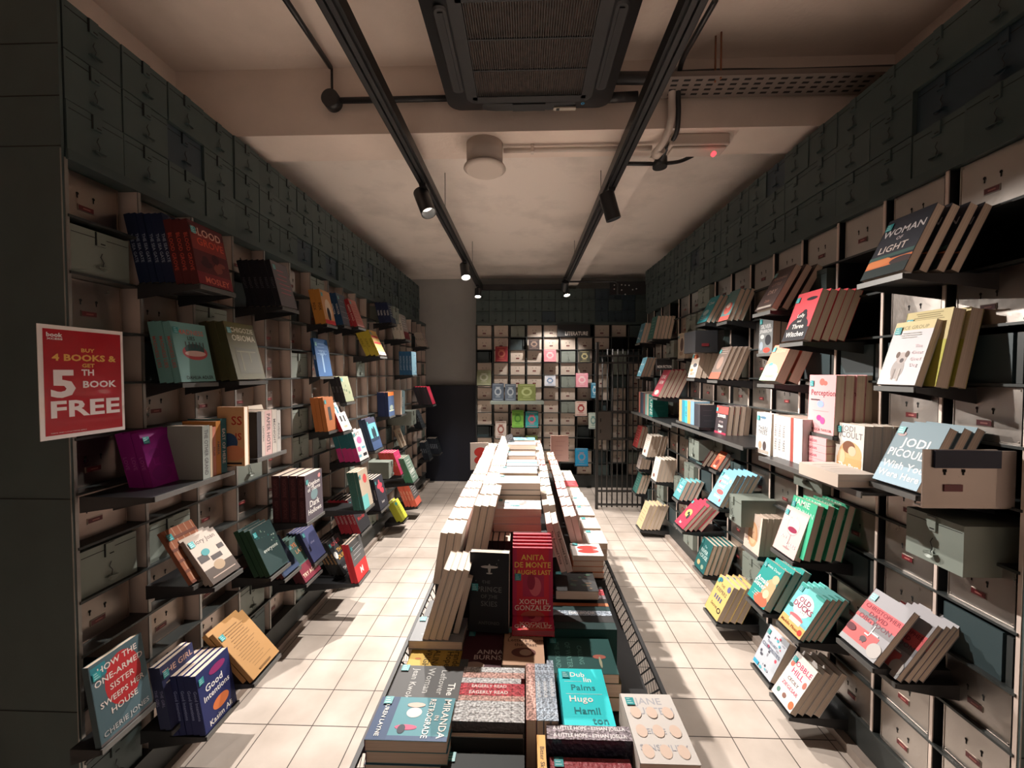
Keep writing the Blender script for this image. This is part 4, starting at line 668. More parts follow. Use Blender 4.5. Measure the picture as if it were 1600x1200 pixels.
D['yellowflat']=dict(c=(.6,.4,.08),s=(.5,.3,.05),st='',sc=K,a=[('T','The',.9,.3,.1,(.1,.07,.02)),('T','Grandest',.78,.5,.14,(.1,.07,.02)),('T','Hope',.64,.5,.14,(.1,.07,.02)),('T','ALINA',.44,.5,.13,(.1,.07,.02)),('T','WRIGHT',.3,.5,.13,(.1,.07,.02)),('e',.15,.5,.05,.03,(.5,.15,.03))])
D['anna']=dict(c=(.07,.02,.03),s=(.1,.03,.03),st='',sc=W,a=[('t','ANNA',.7,.4,.2,(.7,.6,.55)),('t','BURNS',.66,.26,.2,(.7,.6,.55)),('e',.35,.06,.25,.09,(.45,.33,.28)),('r',.0,.0,.2,.2,(.1,.12,.12))])
D['james']=dict(c=(.5,.31,.2),s=(.4,.25,.15),st='',sc=W,a=[('t','ERICA',.5,.9,.14,(.12,.06,.04)),('t','JAMES',.5,.77,.25,(.12,.06,.04)),('t','Letters From',.55,.62,.15,(.12,.06,.04)),('t','the Past',.55,.5,.15,(.12,.06,.04)),('e',.5,.3,.3,.12,(.15,.05,.04)),('e',.55,.3,.15,.08,(.5,.38,.28))])
D['anita']=dict(pg=(.3,.05,.07),c=(.75,.03,.06),s=(.4,.02,.03),st='',sc=W,a=[('r',.25,.28,.78,.6,(.5,.03,.09)),('e',.56,.43,.15,.14,(.75,.14,.18)),('e',.46,.5,.1,.12,(.35,.02,.06)),('r',.0,0,.1,1,(.55,.03,.1)),('r',.9,0,1,1,(.55,.03,.1)),('t','ANITA',.5,.86,.17,(1,.62,.12)),('t','DE MONTE',.5,.75,.17,(1,.62,.12)),('t','LAUGHS LAST',.5,.64,.14,(1,.62,.12)),('t','XOCHITL',.53,.21,.15,(1,.82,.72)),('t','GONZALEZ',.5,.12,.16,(1,.82,.72)),('e',.5,.0,.3,.08,(.6,.12,.09))])
D['prince']=dict(c=(.012,.014,.018),s=(.02,.02,.02),st='',sc=W,a=[('e',.5,.82,.22,.018,(.5,.47,.44)),('e',.5,.8,.035,.06,(.5,.47,.44)),('e',.5,.74,.08,.01,(.5,.47,.44)),('t','THE',.42,.63,.1,(.12,.13,.13)),('t','PRINCE',.5,.54,.17,(.14,.15,.15)),('t','OF THE',.5,.45,.11,(.12,.13,.13)),('t','SKIES',.5,.36,.16,(.12,.13,.13)),('t','ANTONIO',.5,.12,.1,(.1,.1,.1))]+blobs(98,14,[(.3,.3,.3)],.3,.95,.012))
D['darkgreen']=dict(c=(.012,.07,.065),s=(.02,.05,.05),st='',sc=W,a=[('T','THE SOUND',.15,.5,.09,(.1,.25,.22)),('T','OF WATER',.32,.5,.1,(.1,.25,.22)),('T','CALLING',.5,.5,.09,(.1,.25,.22)),('e',.78,.45,.1,.06,(.35,.1,.07)),('e',.78,.3,.02,.15,(.3,.3,.2))])
D['tilda']=dict(c=(.03,.035,.035),s=(.3,.3,.3),st='',sc=W,a=[('e',.5,.5,.16,.14,(.35,.1,.1)),('t','Tilda',.5,.6,.16,(.3,.25,.22))])
D['speck']=dict(wrap=1,c=(.1,.1,.11),s=(.8,.78,.78),st='',sc=(.1,.1,.1),a=[('t','HELLO',.5,.5,.2,(.3,.25,.22))])
D['speckred']=dict(wrap=1,c=(.3,.05,.06),s=(.62,.1,.12),st='EAGERLY READ',sc=(.85,.75,.7),a=[])
D['specpink']=dict(wrap=1,c=(.3,.1,.1),s=(.7,.42,.36),st='',sc=(.3,.2,.2),a=[])
D['littlehope']=dict(wrap=1,c=(.03,.03,.06),s=(.35,.3,.33),st='A LITTLE HOPE - ETHAN JOELLA',sc=(.9,.85,.85),a=[('r',.8,.05,.95,.2,(.35,.25,.25))])
D['bluesp']=dict(wrap=1,c=(.12,.16,.22),s=(.45,.53,.62),st='HARBOUR',sc=(.85,.85,.85),a=[])
D['orspine']=dict(c=(.4,.2,.05),s=(.75,.42,.12),st='Bitter Sky',sc=(.1,.05,.02),a=[])
D['swans']=dict(c=(.78,.74,.72),s=(.42,.28,.21),st='THE FOUR SWANS',sc=(.12,.06,.05),a=blobs(106,10,[(.5,.3,.3),(.3,.5,.6),(.6,.45,.4)],s=.12)+[('r',.35,.3,.55,.4,(.1,.5,.5))])
D['pagey']=dict(c=(.7,.62,.55),s=(.6,.5,.42),st='',sc=K,a=lines(107,4,(.4,.35,.3)))
D['german']=dict(c=(.6,.5,.45),s=(.62,.5,.44),st='The Borrowed Voice',sc=K,a=[])
D['redspine']=dict(c=(.5,.03,.04),s=(.5,.03,.05),st='',sc=W,a=lines(109,3,W))
D['orspine2']=dict(c=(.65,.2,.08),s=(.6,.2,.09),st='',sc=W,a=lines(110,3,W))
D['darktome']=dict(c=(.03,.03,.03),s=(.03,.03,.03),st='',sc=(.4,.35,.3),a=blobs(111,12,[(.12,.08,.05),(.05,.09,.06)],s=.1))
D['greygrid']=dict(c=(.3,.31,.32),s=(.35,.36,.37),st='PATHFINDER',sc=W,a=lines(112,3,W))
D['redwhite']=dict(c=(.8,.76,.72),s=W,st='',sc=K,a=[('e',.55,.65,.35,.18,(.75,.06,.05)),('e',.55,.35,.35,.16,(.75,.06,.05))])
D['whiteb']=dict(c=(.82,.76,.7),s=(.8,.74,.68),st='',sc=K,a=lines(113,4,(.5,.4,.35)))
D['pinkb']=dict(c=(.75,.5,.44),s=(.78,.55,.5),st='',sc=K,a=lines(114,4,(.5,.3,.3)))

# ---------------------------------------------------------------- face-out stacks on the side walls
# (side, near top corner, near bottom corner, u of far bottom corner, copies, spacing px, design, description, options)
G=[
('L',(291,341),(312,442),377,3,13,'blood','dark red hardback with pale and scarlet block lettering, top left shelf',{'sn':6}),
('L',(252,332),(277,440),330,6,10.5,'navy_th','navy blue thriller on the top left display shelf nearest the corner',{'after':.085}),
('L',(421,405),(440,477),464,6,9,'black_pink','black-spined novel with grey cover and pink lettering, upper left wall',{}),
('L',(498,451),(510,505),525,2,9,'orange_fig','orange book with pale figure and red foot, upper left wall',{}),
('L',(524,457),(537,507),548,2,7,'blue_grey','slate grey book with blue spine between orange and coral books',{}),
('L',(543,466),(559,509),570,3,7,'coral_red','coral red book with red lettered spine, upper left wall',{}),
('L',(604,472),(612,504),620,4,5,'navy_white','navy book with white lettering high on the far left wall',{}),
('L',(624,490),(633,529),642,3,6,'bw_mix','grey and maroon book with pale spine, far left wall',{}),
('L',(658,519),(666,541),673,4,3.2,'pale','pale beige book on the highest far shelf of the left wall',{}),
('L',(575,515),(593,554),607,3,7.5,'yellow_red','yellow-spined book with red bands, middle of the left wall',{}),
('L',(489,528),(499,588),528,1,5,'blue_sol','bright blue book with misty pale lettering standing alone, left wall',{}),
('L',(644,549),(644,586),656,4,5,'blue_set','light blue patterned book in the far left row of blue spines',{}),
('L',(530,588),(541,628),555,3,6,'tan_green','mottled green book with black spine below the bright blue book',{}),
('L',(264,501),(284,597),341,3,12,'madness','teal book with red cake picture, left wall',{}),
('L',(348,501),(372,593),418,3,14,'obioma','olive book with large cream lettering, left wall',{}),
('L',(216,676),(242,771),301,3,13.5,'purple','plain purple book on the long left shelf',{}),
('L',(477,744),(479,817),507,4,14,'maroon','thick maroon-spined hardback with swirling white script cover, left wall',{}),
('L',(137,1044),(159,1169),241,1,11,'armed','teal grey book with red face shape and hand lettering, bottom left',{'flat':1}),
('L',(305,1057),(322,1149),385,5,11,'good','royal blue book with white title and orange shape, bottom left',{'sn':7}),
('L',(249,1044),(268,1140),318,2,10,'girl','navy book with orange slanted title, bottom of left wall',{'after':.1}),
('L',(332,991),(396,1063),437,2,11,'gold','gold brown book with rows of small writing, steeply tilted at lower left',{}),
('L',(286,846),(334,914),381,3,9,'joan','black and white book with script title, lower left wall',{'sn':5}),
('L',(251,832),(301,912),345,1,9,'plaid','brown plaid book behind the black and white ones, left wall',{'after':.05}),
('L',(389,829),(422,900),452,3,9,'everyone','dark green book sprinkled with pale dots, lower left wall',{}),
('L',(408,853),(444,903),474,2,7,'navy_moon','dark navy book with faint moon and red spine, lower left wall',{}),
('L',(444,849),(478,911),502,3,6,'tryagain','green and crimson book with orange lettering, lower left wall',{}),
('L',(468,833),(491,879),512,4,6,'violet','violet blue book with white page tops, lower left wall',{}),
('L',(509,848),(538,898),563,4,6,'dukes','black book with orange and white block lettering, lower left wall',{}),
('L',(544,851),(560,911),577,2,6,'grey_red','grey book with red lower half, lowest shelf of left wall',{}),
('L',(542,781),(564,833),581,5,6.5,'murder','black book with red title beside red spines, left wall',{}),
('L',(558,738),(570,797),580,3,6,'cream_teal','cream book with turquoise corner and dark green spine, left wall',{}),
('L',(583,749),(595,798),611,4,5.5,'pinkflower','charcoal book with pink flower, left wall',{}),
('L',(614,785),(630,814),642,2,6,'lime','lime yellow book on the lowest far left shelf',{}),
('L',(638,757),(652,791),662,4,5,'oranges','orange-red-spined book with dark cover at far low left',{}),
('L',(630,716),(646,754),656,3,4.5,'greenwhite','green book with white lettering, far left wall',{}),
('L',(614,707),(627,742),637,5,5,'magenta','magenta book with orange red spine, far left wall',{}),
('L',(570,655),(585,704),613,2,6,'photo_blue','blue book with photograph of two dark figures, left wall',{}),
('L',(549,674),(563,721),580,4,8.5,'bats','pink, white and teal patterned book, left wall',{}),
('L',(517,630),(536,674),550,3,6,'people4','white book with four small figures and red spine, left wall',{}),
('L',(504,621),(513,674),525,3,7,'orange_sp','burnt orange book with dark figure, left wall',{}),
('L',(606,613),(608,651),624,3,6,'inkblue','ink blue book with orange top band on the far left long shelf',{}),
('L',(666,604),(676,632),684,5,4.5,'redblk','dark red book on the far left shelf by the navy panel',{}),
('L',(649,642),(660,669),667,4,3,'black','black-spined book above the grey box at the far left',{}),
('L',(618,671),(629,699),646,1,4,'creamfoot','single cream book with footprints, far left wall',{}),
('L',(680,685),(687,709),692,5,3,'black','black-spined book nearest the navy panel, low on far left wall',{}),
('L',(663,691),(671,718),677,3,3,'black','black-spined book lowest at the far end of left wall',{}),
# right wall
('R',(1465,316),(1412,421),1344,4,23,'woman','black book with orange sunset and thin pale title, top right shelf',{'t':.026}),
('R',(1465,497),(1429,602),1370,1,12,'dog','white book with grey dog picture, upper right shelf',{'sn':5,'t':.035}),
('R',(1491,479),(1462,604),1418,2,25,'yellowtop','yellow book behind the white dog book, upper right shelf',{'gap':1,'after':.04,'t':.036}),
('R',(1485,668),(1432,768),1357,3,21,'wish','misty blue book with white lettering beside the pulled-out steel box',{'t':.026}),
('R',(1429,956),(1365,1037),1310,1,14,'chris','silver and red striped book with horseman, lower right shelf',{'sn':4,'t':.04}),
('R',(1466,977),(1400,1062),1345,4,11.5,'chris','silver and red striped book standing behind the foremost striped one',{'after':.045}),
('R',(1286,450),(1256,530),1221,5,12.5,'witch','red book with black mountain and white script, right wall',{}),
('R',(1244,412),(1205,480),1181,3,16,'perish','dark brown book with rust lettering, upper right wall',{'t':.03}),
('R',(1238,537),(1211,595),1186,2,20,'coralgreen','coral and pale green book with bird, right wall',{'t':.045}),
('R',(1206,491),(1206,551),1185,2,12,'sparrow','grey book with black head silhouette, right wall',{}),
('R',(1302,586),(1302,681),1261,4,15,'percep','pink book with three butterflies standing on the pink stack',{'t':.034}),
('R',(1203,647),(1203,713),1183,1,11,'tokyo','white book with oval emblem and small dark figures, leftmost of the white row',{'X':1.16,'gap':1}),
('R',(1350,666),(1347,745),1300,4,14,'pact','white book with sepia portrait and large name, right long shelf',{'t':.034}),
('R',(1266,806),(1240,876),1205,1,11,'wine','pale pink book with wine glass picture, right wall',{'sn':6}),
('R',(1278,790),(1255,876),1219,4,16,'jamie','emerald green book behind the pink wine glass book',{'gap':1,'t':.028,'after':.022}),
('R',(1227,892),(1193,953),1167,3,15,'amala','teal book with orange flowers and white script, lower right wall',{'t':.035}),
('R',(1292,936),(1249,1000),1215,4,9,'ducks','turquoise book with beach scene and crimson title, lower right wall',{}),
('R',(1234,1006),(1203,1066),1171,1,20,'curio','pale blue book scattered with curios, lowest right shelf',{}),
('R',(1278,1050),(1234,1115),1205,4,12,'cobble','white book with crimson capitals, lowest right shelf',{}),
('R',(1147,918),(1120,971),1099,4,10,'keepers','mustard book with small houses, lowest right shelf by the aisle',{}),
('R',(1115,852),(1099,898),1083,5,7.5,'river','dark teal book with pale title, low on the right wall',{}),
('R',(1192,810),(1185,870),1158,4,8.5,'reddot','cream book with red dot and orange tree, right wall',{}),
('R',(1152,742),(1124,792),1105,5,7.8,'animals','sky blue book with white lettering and little animals, right wall',{}),
('R',(1101,789),(1067,827),1054,4,8,'bike','crimson book with green leaf shape, right wall',{}),
('R',(1074,752),(1060,781),1044,4,7,'teal','slate teal book with black page tops, right wall',{}),
('R',(1112,703),(1096,727),1084,2,7,'revenge','dark book with flame and white title, right wall',{}),
('R',(1137,708),(1120,734),1107,2,8,'orangefig2','red orange book with dark figure, right wall',{}),
('R',(1139,635),(1133,688),1112,4,9,'redblack2','black book with red top band on the right long shelf',{}),
('R',(1019,681),(1010,714),1002,5,5.3,'white','cream book in the far right wall, below the red ones',{}),
('R',(1004,667),(995,700),984,3,5,'redmid','dull red book at the far end of right wall',{}),
('R',(1033,718),(1025,753),1013,5,5.3,'white','white book with small round emblem low on far right wall',{}),
('R',(1005,709),(999,733),990,3,5,'pale','grey beige book behind the gate end of right wall',{}),
('R',(1004,742),(994,771),987,3,5,'green','green book on the far right wall shelf by the gate',{}),
('R',(1016,789),(1001,827),995,5,6,'creamy','creamy yellow book on the lowest shelf by the gate',{}),
('R',(1009,504),(1000,535),991,3,5,'bluepic','blue grey book on the highest far right shelf',{}),
('R',(1028,493),(1020,529),1012,5,5.5,'green','dark green book on the highest far right shelf',{}),
('R',(1126,460),(1103,502),1086,3,7,'tealpic','turquoise book with white lettering, upper right wall',{}),
('R',(1158,450),(1137,499),1122,3,8,'coralface','green and coral book with a face, upper right wall',{}),
('R',(1072,519),(1070,560),1058,4,5.5,'lion','cream book with dark animal picture, right wall',{}),
('R',(1096,551),(1086,590),1063,5,8.5,'tiger','cream book with tiger orange patches, right wall',{}),
('R',(1144,541),(1122,592),1112,4,8,'brown','dark brown book with red foot, right wall',{}),
('R',(1049,577),(1028,620),1018,5,6.5,'crimson','crimson book with pale capitals at the far right wall',{}),
('R',(1012,558),(1001,588),994,3,5,'bluepic','small blue patterned book beside the gate bars',{}),
]
# spine-out rows: side, u,v(bottom) and v(top) of the camera-side front corner, X plane, [(thickness, height scale, colour, spine text)]
S=[
('L',(317,750),666,1.13,[(.034,1,(.33,.36,.33),'THE OTHER GRAND'),(.012,.98,(.62,.5,.36),''),(.016,.95,(.62,.25,.18),'SOLAR'),(.024,1.05,(.58,.24,.06),'AMBER'),(.03,1.08,(.03,.14,.16),'EAST OF HERE')],'on the long left shelf beside the purple books'),
('L',(402,716),644,1.13,[(.03,1,(.03,.03,.035),''),(.022,1,(.55,.47,.42),'LANTERN'),(.05,1,(.6,.4,.38),'PAPER HOTEL'),(.034,1,(.5,.45,.4),'MIDNIGHT'),(.03,.97,(.45,.43,.4),'AVENUE')],'at the far end of the long left shelf'),
('L',(626,648),610,1.2,[(.04,1,(.6,.45,.35),'ORCHID'),(.05,1,(.12,.2,.22),'FERRY'),(.05,.95,(.2,.3,.34),'')],'on the far left long shelf'),
('R',(1208,714),648,1.16,[(.03,1,(.75,.72,.68),'THREE TREES'),(.03,1,(.78,.75,.72),'THREE TREES'),(.03,1,(.76,.73,.7),'THREE TREES'),(.03,1,(.74,.72,.7),''),(.02,1,(.4,.08,.06),''),(.028,1,(.8,.78,.75),''),(.028,1,(.8,.78,.75),'')],'in the white row of the right long shelf'),
('R',(1061,657),624,1.12,[(.05,1,(.75,.4,.2),''),(.05,1,(.04,.3,.42),''),(.05,1,(.05,.5,.62),'SURF'),(.05,1,(.75,.35,.12),''),(.06,1.02,(.2,.36,.5),''),(.03,.93,(.04,.04,.05),''),(.03,.93,(.04,.04,.05),''),(.03,.93,(.05,.05,.06),'')],'in the colourful row of the right long shelf'),
('R',(998,644),612,1.1,[(.05,1,(.6,.2,.15),''),(.05,1,(.05,.08,.12),''),(.05,1,(.06,.1,.14),''),(.06,.97,(.25,.1,.1),''),(.05,.95,(.2,.45,.42),''),(.05,.97,(.55,.45,.35),''),(.12,.95,(.01,.2,.17),'JUNE')],'on the far end long shelf of the right wall'),
]
# back wall books: pixel box, design colour, accent
B=[((774,541),(793,565),(.3,.03,.04),(.5,.15,.1)),((826,530),(843,546),(.07,.05,.05),(.3,.2,.15)),((850,546),(869,565),(.8,.28,.33),(.9,.6,.6)),
((905,548),(922,566),(.05,.05,.035),(.35,.3,.15)),((745,578),(767,602),(.22,.23,.13),(.4,.4,.3)),((851,587),(868,603),(.7,.72,.78),(.15,.25,.4)),
((900,583),(919,605),(.85,.35,.42),(.9,.65,.65)),((769,599),(787,626),(.07,.09,.12),(.3,.33,.35)),((789,600),(806,626),(.09,.11,.14),(.3,.33,.35)),((809,600),(837,626),(.2,.23,.07),(.4,.45,.2)),
((924,598),(934,622),(.05,.25,.4),(.6,.75,.8)),((899,627),(917,650),(.75,.6,.52),(.4,.05,.05)),((800,641),(818,668),(.22,.5,.08),(.1,.3,.05)),((821,643),(841,668),(.04,.35,.36),(.6,.2,.25)),((920,645),(934,670),(.6,.68,.6),(.2,.35,.33)),
((774,658),(791,685),(.6,.52,.46),(.3,.1,.08)),((899,701),(919,728),(.02,.3,.55),(.25,.3,.4)),((821,681),(840,700),(.1,.14,.03),(.2,.25,.08))]
BW=['dark red ornate book, second column of the back shelving','black book under the fourth cell of the back shelving','pink queen picture book on the back shelving','black and gold book high on the back shelving',
'crinkled olive book at the left edge of the back shelving','white and blue heart book on the back shelving','pink patterned book right of the white heart book','left of two dark navy ornate books on the back ledge','right of two dark navy ornate books on the back ledge','wide green book on the back ledge',
'slim blue book beside the gate on the back shelving','cream book with red round emblem on the back shelving','bright green book on the back shelving','teal book beside the bright green one at the back','pale mint book nearest the gate on the back shelving',
'white line drawing book low on the back shelving','bright blue book low on the back shelving','dark green book just above the table end at the back']
# ---------------------------------------------------------------- face-out stacks
SHM = mat((.025, .026, .028), .35, .3); SHE = mat((.12, .12, .115), .4, .4)
def tray(side, xf, y0, y1, z, desc, wall=1.352, lip=True):
    s = -1 if side == 'L' else 1; xw = s * wall
    mb = MB(); a, b = sorted((xf, xw)); mb.box((a, y0, z - .006), (b, y1, z), SHM)
    mb.box((xf - .003, y0, z - .014), (xf + .003, y1, z + .002), SHE)
    for y in (y0, y1 - .003): 
        mb.poly([(xw, y, z - .006), (xf, y, z - .006), (xf, y, z - .014), (xw, y, z - .05)], SHM)
    o = centred(mb, 'display_shelf'); first = ' '.join(desc.split(',')[0].split()[:11])
    tag(o, 'black display shelf under the ' + first, 'shelf'); return o
PLANE = 1.345; log = []
for (side, TN, BN, uf, n, sp, dk, desc, opt) in G:
    s = -1 if side == 'L' else 1
    d1 = ray(*BN); d2 = ray(*TN)
    Y = PLANE / (abs(d2.x) + opt.get('sn', n) * sp / F)
    if 'X' in opt: Y = opt['X'] / abs(d1.x)
    if 'after' in opt: Y = (abs(lastX) + opt['after']) / abs(d1.x)
    H = Y * math.hypot(d2.x - d1.x, d2.z - d1.z)
    if H > .245 and 'after' not in opt and 'X' not in opt: k = .245 / H; Y *= k; H *= k
    lastX = X = CP.x + Y * d1.x; Z = CP.z + Y * d1.z; ang = math.atan2(abs(d2.x) - abs(d1.x), d2.z - d1.z); ang = max(.03, ang)
    # far corner on the same x, z
    dv = ray(uf, BN[1]); Y2 = X / dv.x; Wd = min(max(Y2 - Y, .6 * H), .72 * H)
    step = sp * Y / F; t = min(opt.get('t', .04), step * math.cos(ang) * .97); 
    if n == 1: t = max(t, .014)
    log.append((dk, round(X, 2), round(Y, 2), round(Z, 2), round(H, 3), round(Y2 - Y, 3), round(math.degrees(ang)), round(t, 3), n))
    d = D[dk]; ms = book_meshes(d, Wd, H, t)
    u = Vector((s * math.sin(ang), 0, math.cos(ang))); nrm = Vector((-s * math.cos(ang), 0, math.sin(ang)))
    rnd = random.Random(hash(dk) % 1 + int(BN[0])); 
    for k in range(n):
        pos = Vector((X + s * step * k, Y + Wd / 2 + (rnd.uniform(-.003, .003) if k else 0), Z))
        lab = desc if n == 1 else f'{desc}, {ORD[k]}'
        if len(lab.split()) > 16: lab = f"{' '.join(desc.split()[:12])}, {ORD[k]}"
        put_book(ms, basis(pos, u, nrm), lab, None if n == 1 else 'copies of the ' + ' '.join(desc.split(',')[0].split()[:7]), (-Wd / 2 + .006, H * .8) if k == 0 and H > .15 and BN[0] not in range(601, 1060) else None)
    if not opt.get('gap'): tray(side, X - s * .004, Y - .004, Y + Wd + .004, Z - t * math.sin(ang) - .001, desc)
for l in log: print('GRP', *l)
# ---------------------------------------------------------------- spine-out rows
for (side, bn, vt, xp, items, where) in S:
    s = -1 if side == 'L' else 1; d1 = ray(*bn); Y = xp / abs(d1.x); Z = CP.z + Y * d1.z; H = Y * (ray(bn[0], vt).z - d1.z)
    y = Y; wd = min(.135, H * .66)
    if side == 'R': items = items[::-1]
    # the listed pixel is the camera-side corner for L, the far corner for R
    tot = sum(i[0] for i in items)
    if side == 'R': y = Y - tot; 
    print('ROW', side, round(Y, 2), round(Z, 2), round(H, 3), round(tot, 2))
    ya = y; names = ['first', 'second', 'third', 'fourth', 'fifth', 'sixth', 'seventh', 'eighth']
    for k, (t, hs, colr, txt) in enumerate(items):
        dd = dict(c=colr, s=colr, st=txt, sc=(.1, .09, .1) if sum(colr) > .7 else (.7, .65, .6), a=lines(k, 3, tuple(min(1, c * 1.6 + .05) for c in colr)))
        ms = book_meshes(dd, wd, H * hs, t * .96)
        # spine toward the aisle
        if side == 'L': M = basis((-xp - wd / 2, y + .001 + t * .96, Z), (0, 0, 1), (0, 1, 0)); 
        else: M = basis((xp + wd / 2, y, Z), (0, 0, 1), (0, -1, 0))
        put_book(ms, M, f'{names[k]} upright book from the camera {where}')
        y += t
    tray(side, s * (xp - .012), ya - (.2 if side == 'L' and bn[0] == 317 else .02), y + .02, Z - .0005, 'upright books ' + where)
# the long shelves' face-on books
def camface(u0, v0, u1, v1, Y, dk, label, t=.025):
    a = at(u0, v1, Y); b = at(u1, v0, Y); w, h = b.x - a.x, b.z - a.z
    put_book(book_meshes(D[dk], w, h, t), basis(((a.x + b.x) / 2, Y, a.z), (0, 0, 1), (0, -1, 0)), label)
camface(341, 636, 381, 728, 1.5 , 'ss_is', 'orange and blue book with large red letters on the long left shelf')
# pale book leaning open at the far end of the left long shelf
p = at(425, 700, 1.92); ms = book_meshes(D['cream_teal'], .14, .21, .02); put_book(ms, basis((p.x - .02, p.y, p.z + .01), (-.35, 0, .93), (.93, 0, .35)), 'pale book leaning at the far end of the long left shelf')
# pink stack lying under the butterfly books
d = D['percep']; d1 = ray(1300, 745); Yn = 1.62
ms = book_meshes(d, .13, .2, .033)
xs = CP.x + 1.62 * ray(1290, 745).x
zb = at(1262, 742, 1.62).z
zz = at(1290, 745, 1.62).z; zt = at(1290, 686, 1.62).z; st = (zt - zz) / 5
names = ['lowest', 'second from the bottom', 'middle', 'fourth from the bottom', 'topmost']
ms = book_meshes(d, .13, .2, st * .97)
for k in range(5):
    put_book(ms, basis((xs + .065, 1.62, zz + (k + 1) * st), (0, 1, 0), (0, 0, 1)), f'pink book lying flat, {names[k]} of the pink stack on the right long shelf', 'pink stack on the right long shelf')
ms = book_meshes(D['pagey'], .125, .19, .022)
for k, (zz2, lab) in enumerate(((0, 'lower'), (1, 'upper'))):
    p = at(1330, 762, 1.36); put_book(ms, basis((p.x + .02, p.y, p.z + .022 * (k + 1)), (0, 1, 0), (0, 0, 1)), f'{lab} of two cream books lying flat under the sepia portrait book')
# long shelves (right wall) as in the photo
for (u0, v0, u1, v1, xp, lab) in ((1190, 712, 1352, 770, 1.09, 'long dark display shelf carrying the pink stack and white books'), (1052, 660, 1165, 700, 1.1, 'long dark display shelf carrying the colourful upright books'), (988, 642, 1052, 655, 1.08, 'long dark display shelf at the far end of the right wall')):
    a = ray(u0, v0); b = ray(u1, v1); Ya = xp / a.x; Yb = xp / b.x; z = CP.z + Ya * a.z
    mb = MB(); mb.box((xp - .01, Yb, z - .012), (1.345, Ya, z - .004), SHM); mb.box((xp - .014, Yb, z - .02), (xp - .009, Ya, z), SHE); o = centred(mb, 'display_shelf'); tag(o, lab, 'shelf')
# ---------------------------------------------------------------- books on the back shelving
for k, ((u0, v0), (u1, v1), c, acc) in enumerate(B):
    Y = 5.28; a = at(u0, v1, Y); b = at(u1, v0, Y); w, h = b.x - a.x, b.z - a.z
    dd = dict(c=c, s=c, st='', sc=W, a=[('r', .1, .06, .9, .09, acc), ('r', .1, .91, .9, .94, acc), ('e', .5, .52, .3, .24, acc), ('e', .5, .52, .18, .14, c), ('r', .3, .75, .7, .8, acc), ('r', .3, .2, .7, .24, acc)])
    lab = BW[k] if not BW[k][:5] in ('left ',) else BW[k]
    if BW[k].startswith('left of'): lab = 'left one of two dark navy ornate books on the back ledge'
    if BW[k].startswith('right of'): lab = 'right one of two dark navy ornate books on the back ledge'
    put_book(book_meshes(dd, w, h, .03), basis(((a.x + b.x) / 2, Y, a.z), (0, .08, 1), (0, -1, .08)), lab)
    mb = MB(); mb.box((a.x - .01, Y - .01, a.z - .009), (b.x + .01, 5.4, a.z - .003), SHM); o = centred(mb, 'display_shelf'); tag(o, 'small black ledge under the ' + ' '.join(lab.split()[:11]), 'shelf')
a = at(766, 627, 5.2); b = at(850, 632, 5.2); mb = MB(); mb.box((a.x, 5.2, b.z), (b.x, 5.4, a.z), PAINT3); o = centred(mb, 'display_shelf'); tag(o, 'long grey green ledge on the back shelving under the navy and green books', 'shelf')
# ---------------------------------------------------------------- the central table
TB = (.012, .012, .013)
root = empty('display_table', (0, 2.2, 0)); tag(root, 'long black display table with wire mesh sides down the middle of the shop', 'table')
dm = mat(TB, .5)
mb = MB(); mb.box((-.40, .84, .44), (.40, 3.56, .5), dm); centred(mb, 'table_top', root)
mb = MB(); mb.box((-.35, 1.55, .5), (.11, 3.5, .74), dm); centred(mb, 'lower_riser', root)
mb = MB(); mb.box((.112, 1.69, .5), (.34, 3.5, .665), dm); centred(mb, 'right_riser', root)
mb = MB(); mb.box((-.235, 1.66, .74), (.108, 3.42, .815), dm); centred(mb, 'upper_riser', root)
mb = MB(); mb.box((-.37, 1.44, .5), (.1, 1.545, .65), dm); centred(mb, 'front_riser', root)
for x in (-.38, .38):
    for y in (.88, 2.2, 3.5):
        mb = MB(); mb.box((x - .02, y - .02, 0), (x + .02, y + .02, .44), dm); centred(mb, 'leg', root)
for x in (-.405, .405):
    mb = MB(); c = .045; ny = int((3.56 - .84) / c); nz = 10
    for j in range(nz):
        for i in range(ny):
            y = .84 + i * c; z = .14 + j * c; w = .004
            for (za, zb_) in ((z, z + c / 2), (z + c, z + c / 2)):
                mb.poly([(x, y - 0, za - w), (x, y + c / 2, zb_ - w), (x, y + c / 2, zb_ + w), (x, y, za + w)], dm)
                mb.poly([(x, y + c, za - w), (x, y + c / 2, zb_ - w), (x, y + c / 2, zb_ + w), (x, y + c, za + w)], dm)
    for z in (.13, .6): mb.box((x - .006, .84, z), (x + .006, 3.56, z + .012), dm)
    centred(mb, 'wire_mesh_side', root)
BT = 'on the table'
def flat(dk, x0, y0, ztop, w, h, t, n, desc, dx=.0, names=('top', 'second', 'third', 'fourth', 'fifth', 'sixth'), up=(0, 1, 0)):
    "n copies lying face up, topmost cover at ztop"
    ms = book_meshes(D[dk], w, h, t); rnd = random.Random(int(x0 * 1000) + int(y0 * 1000))
    for k in range(n):
        j = rnd.uniform(-.003, .003) if k else 0
        M = basis((x0 + w / 2 + j, y0 + abs(j), ztop - k * (t + .0006)), up, (0, 0, 1))
        put_book(ms, M, desc if n == 1 else f'{desc}, {names[k]} of its pile', None if n == 1 else 'pile of ' + ' '.join(desc.split()[:5]), (-w / 2 + .01, h * .8) if k == 0 else None)
NM = ['nearest', 'second', 'third', 'fourth', 'fifth', 'sixth', 'seventh', 'eighth', 'ninth', 'tenth']
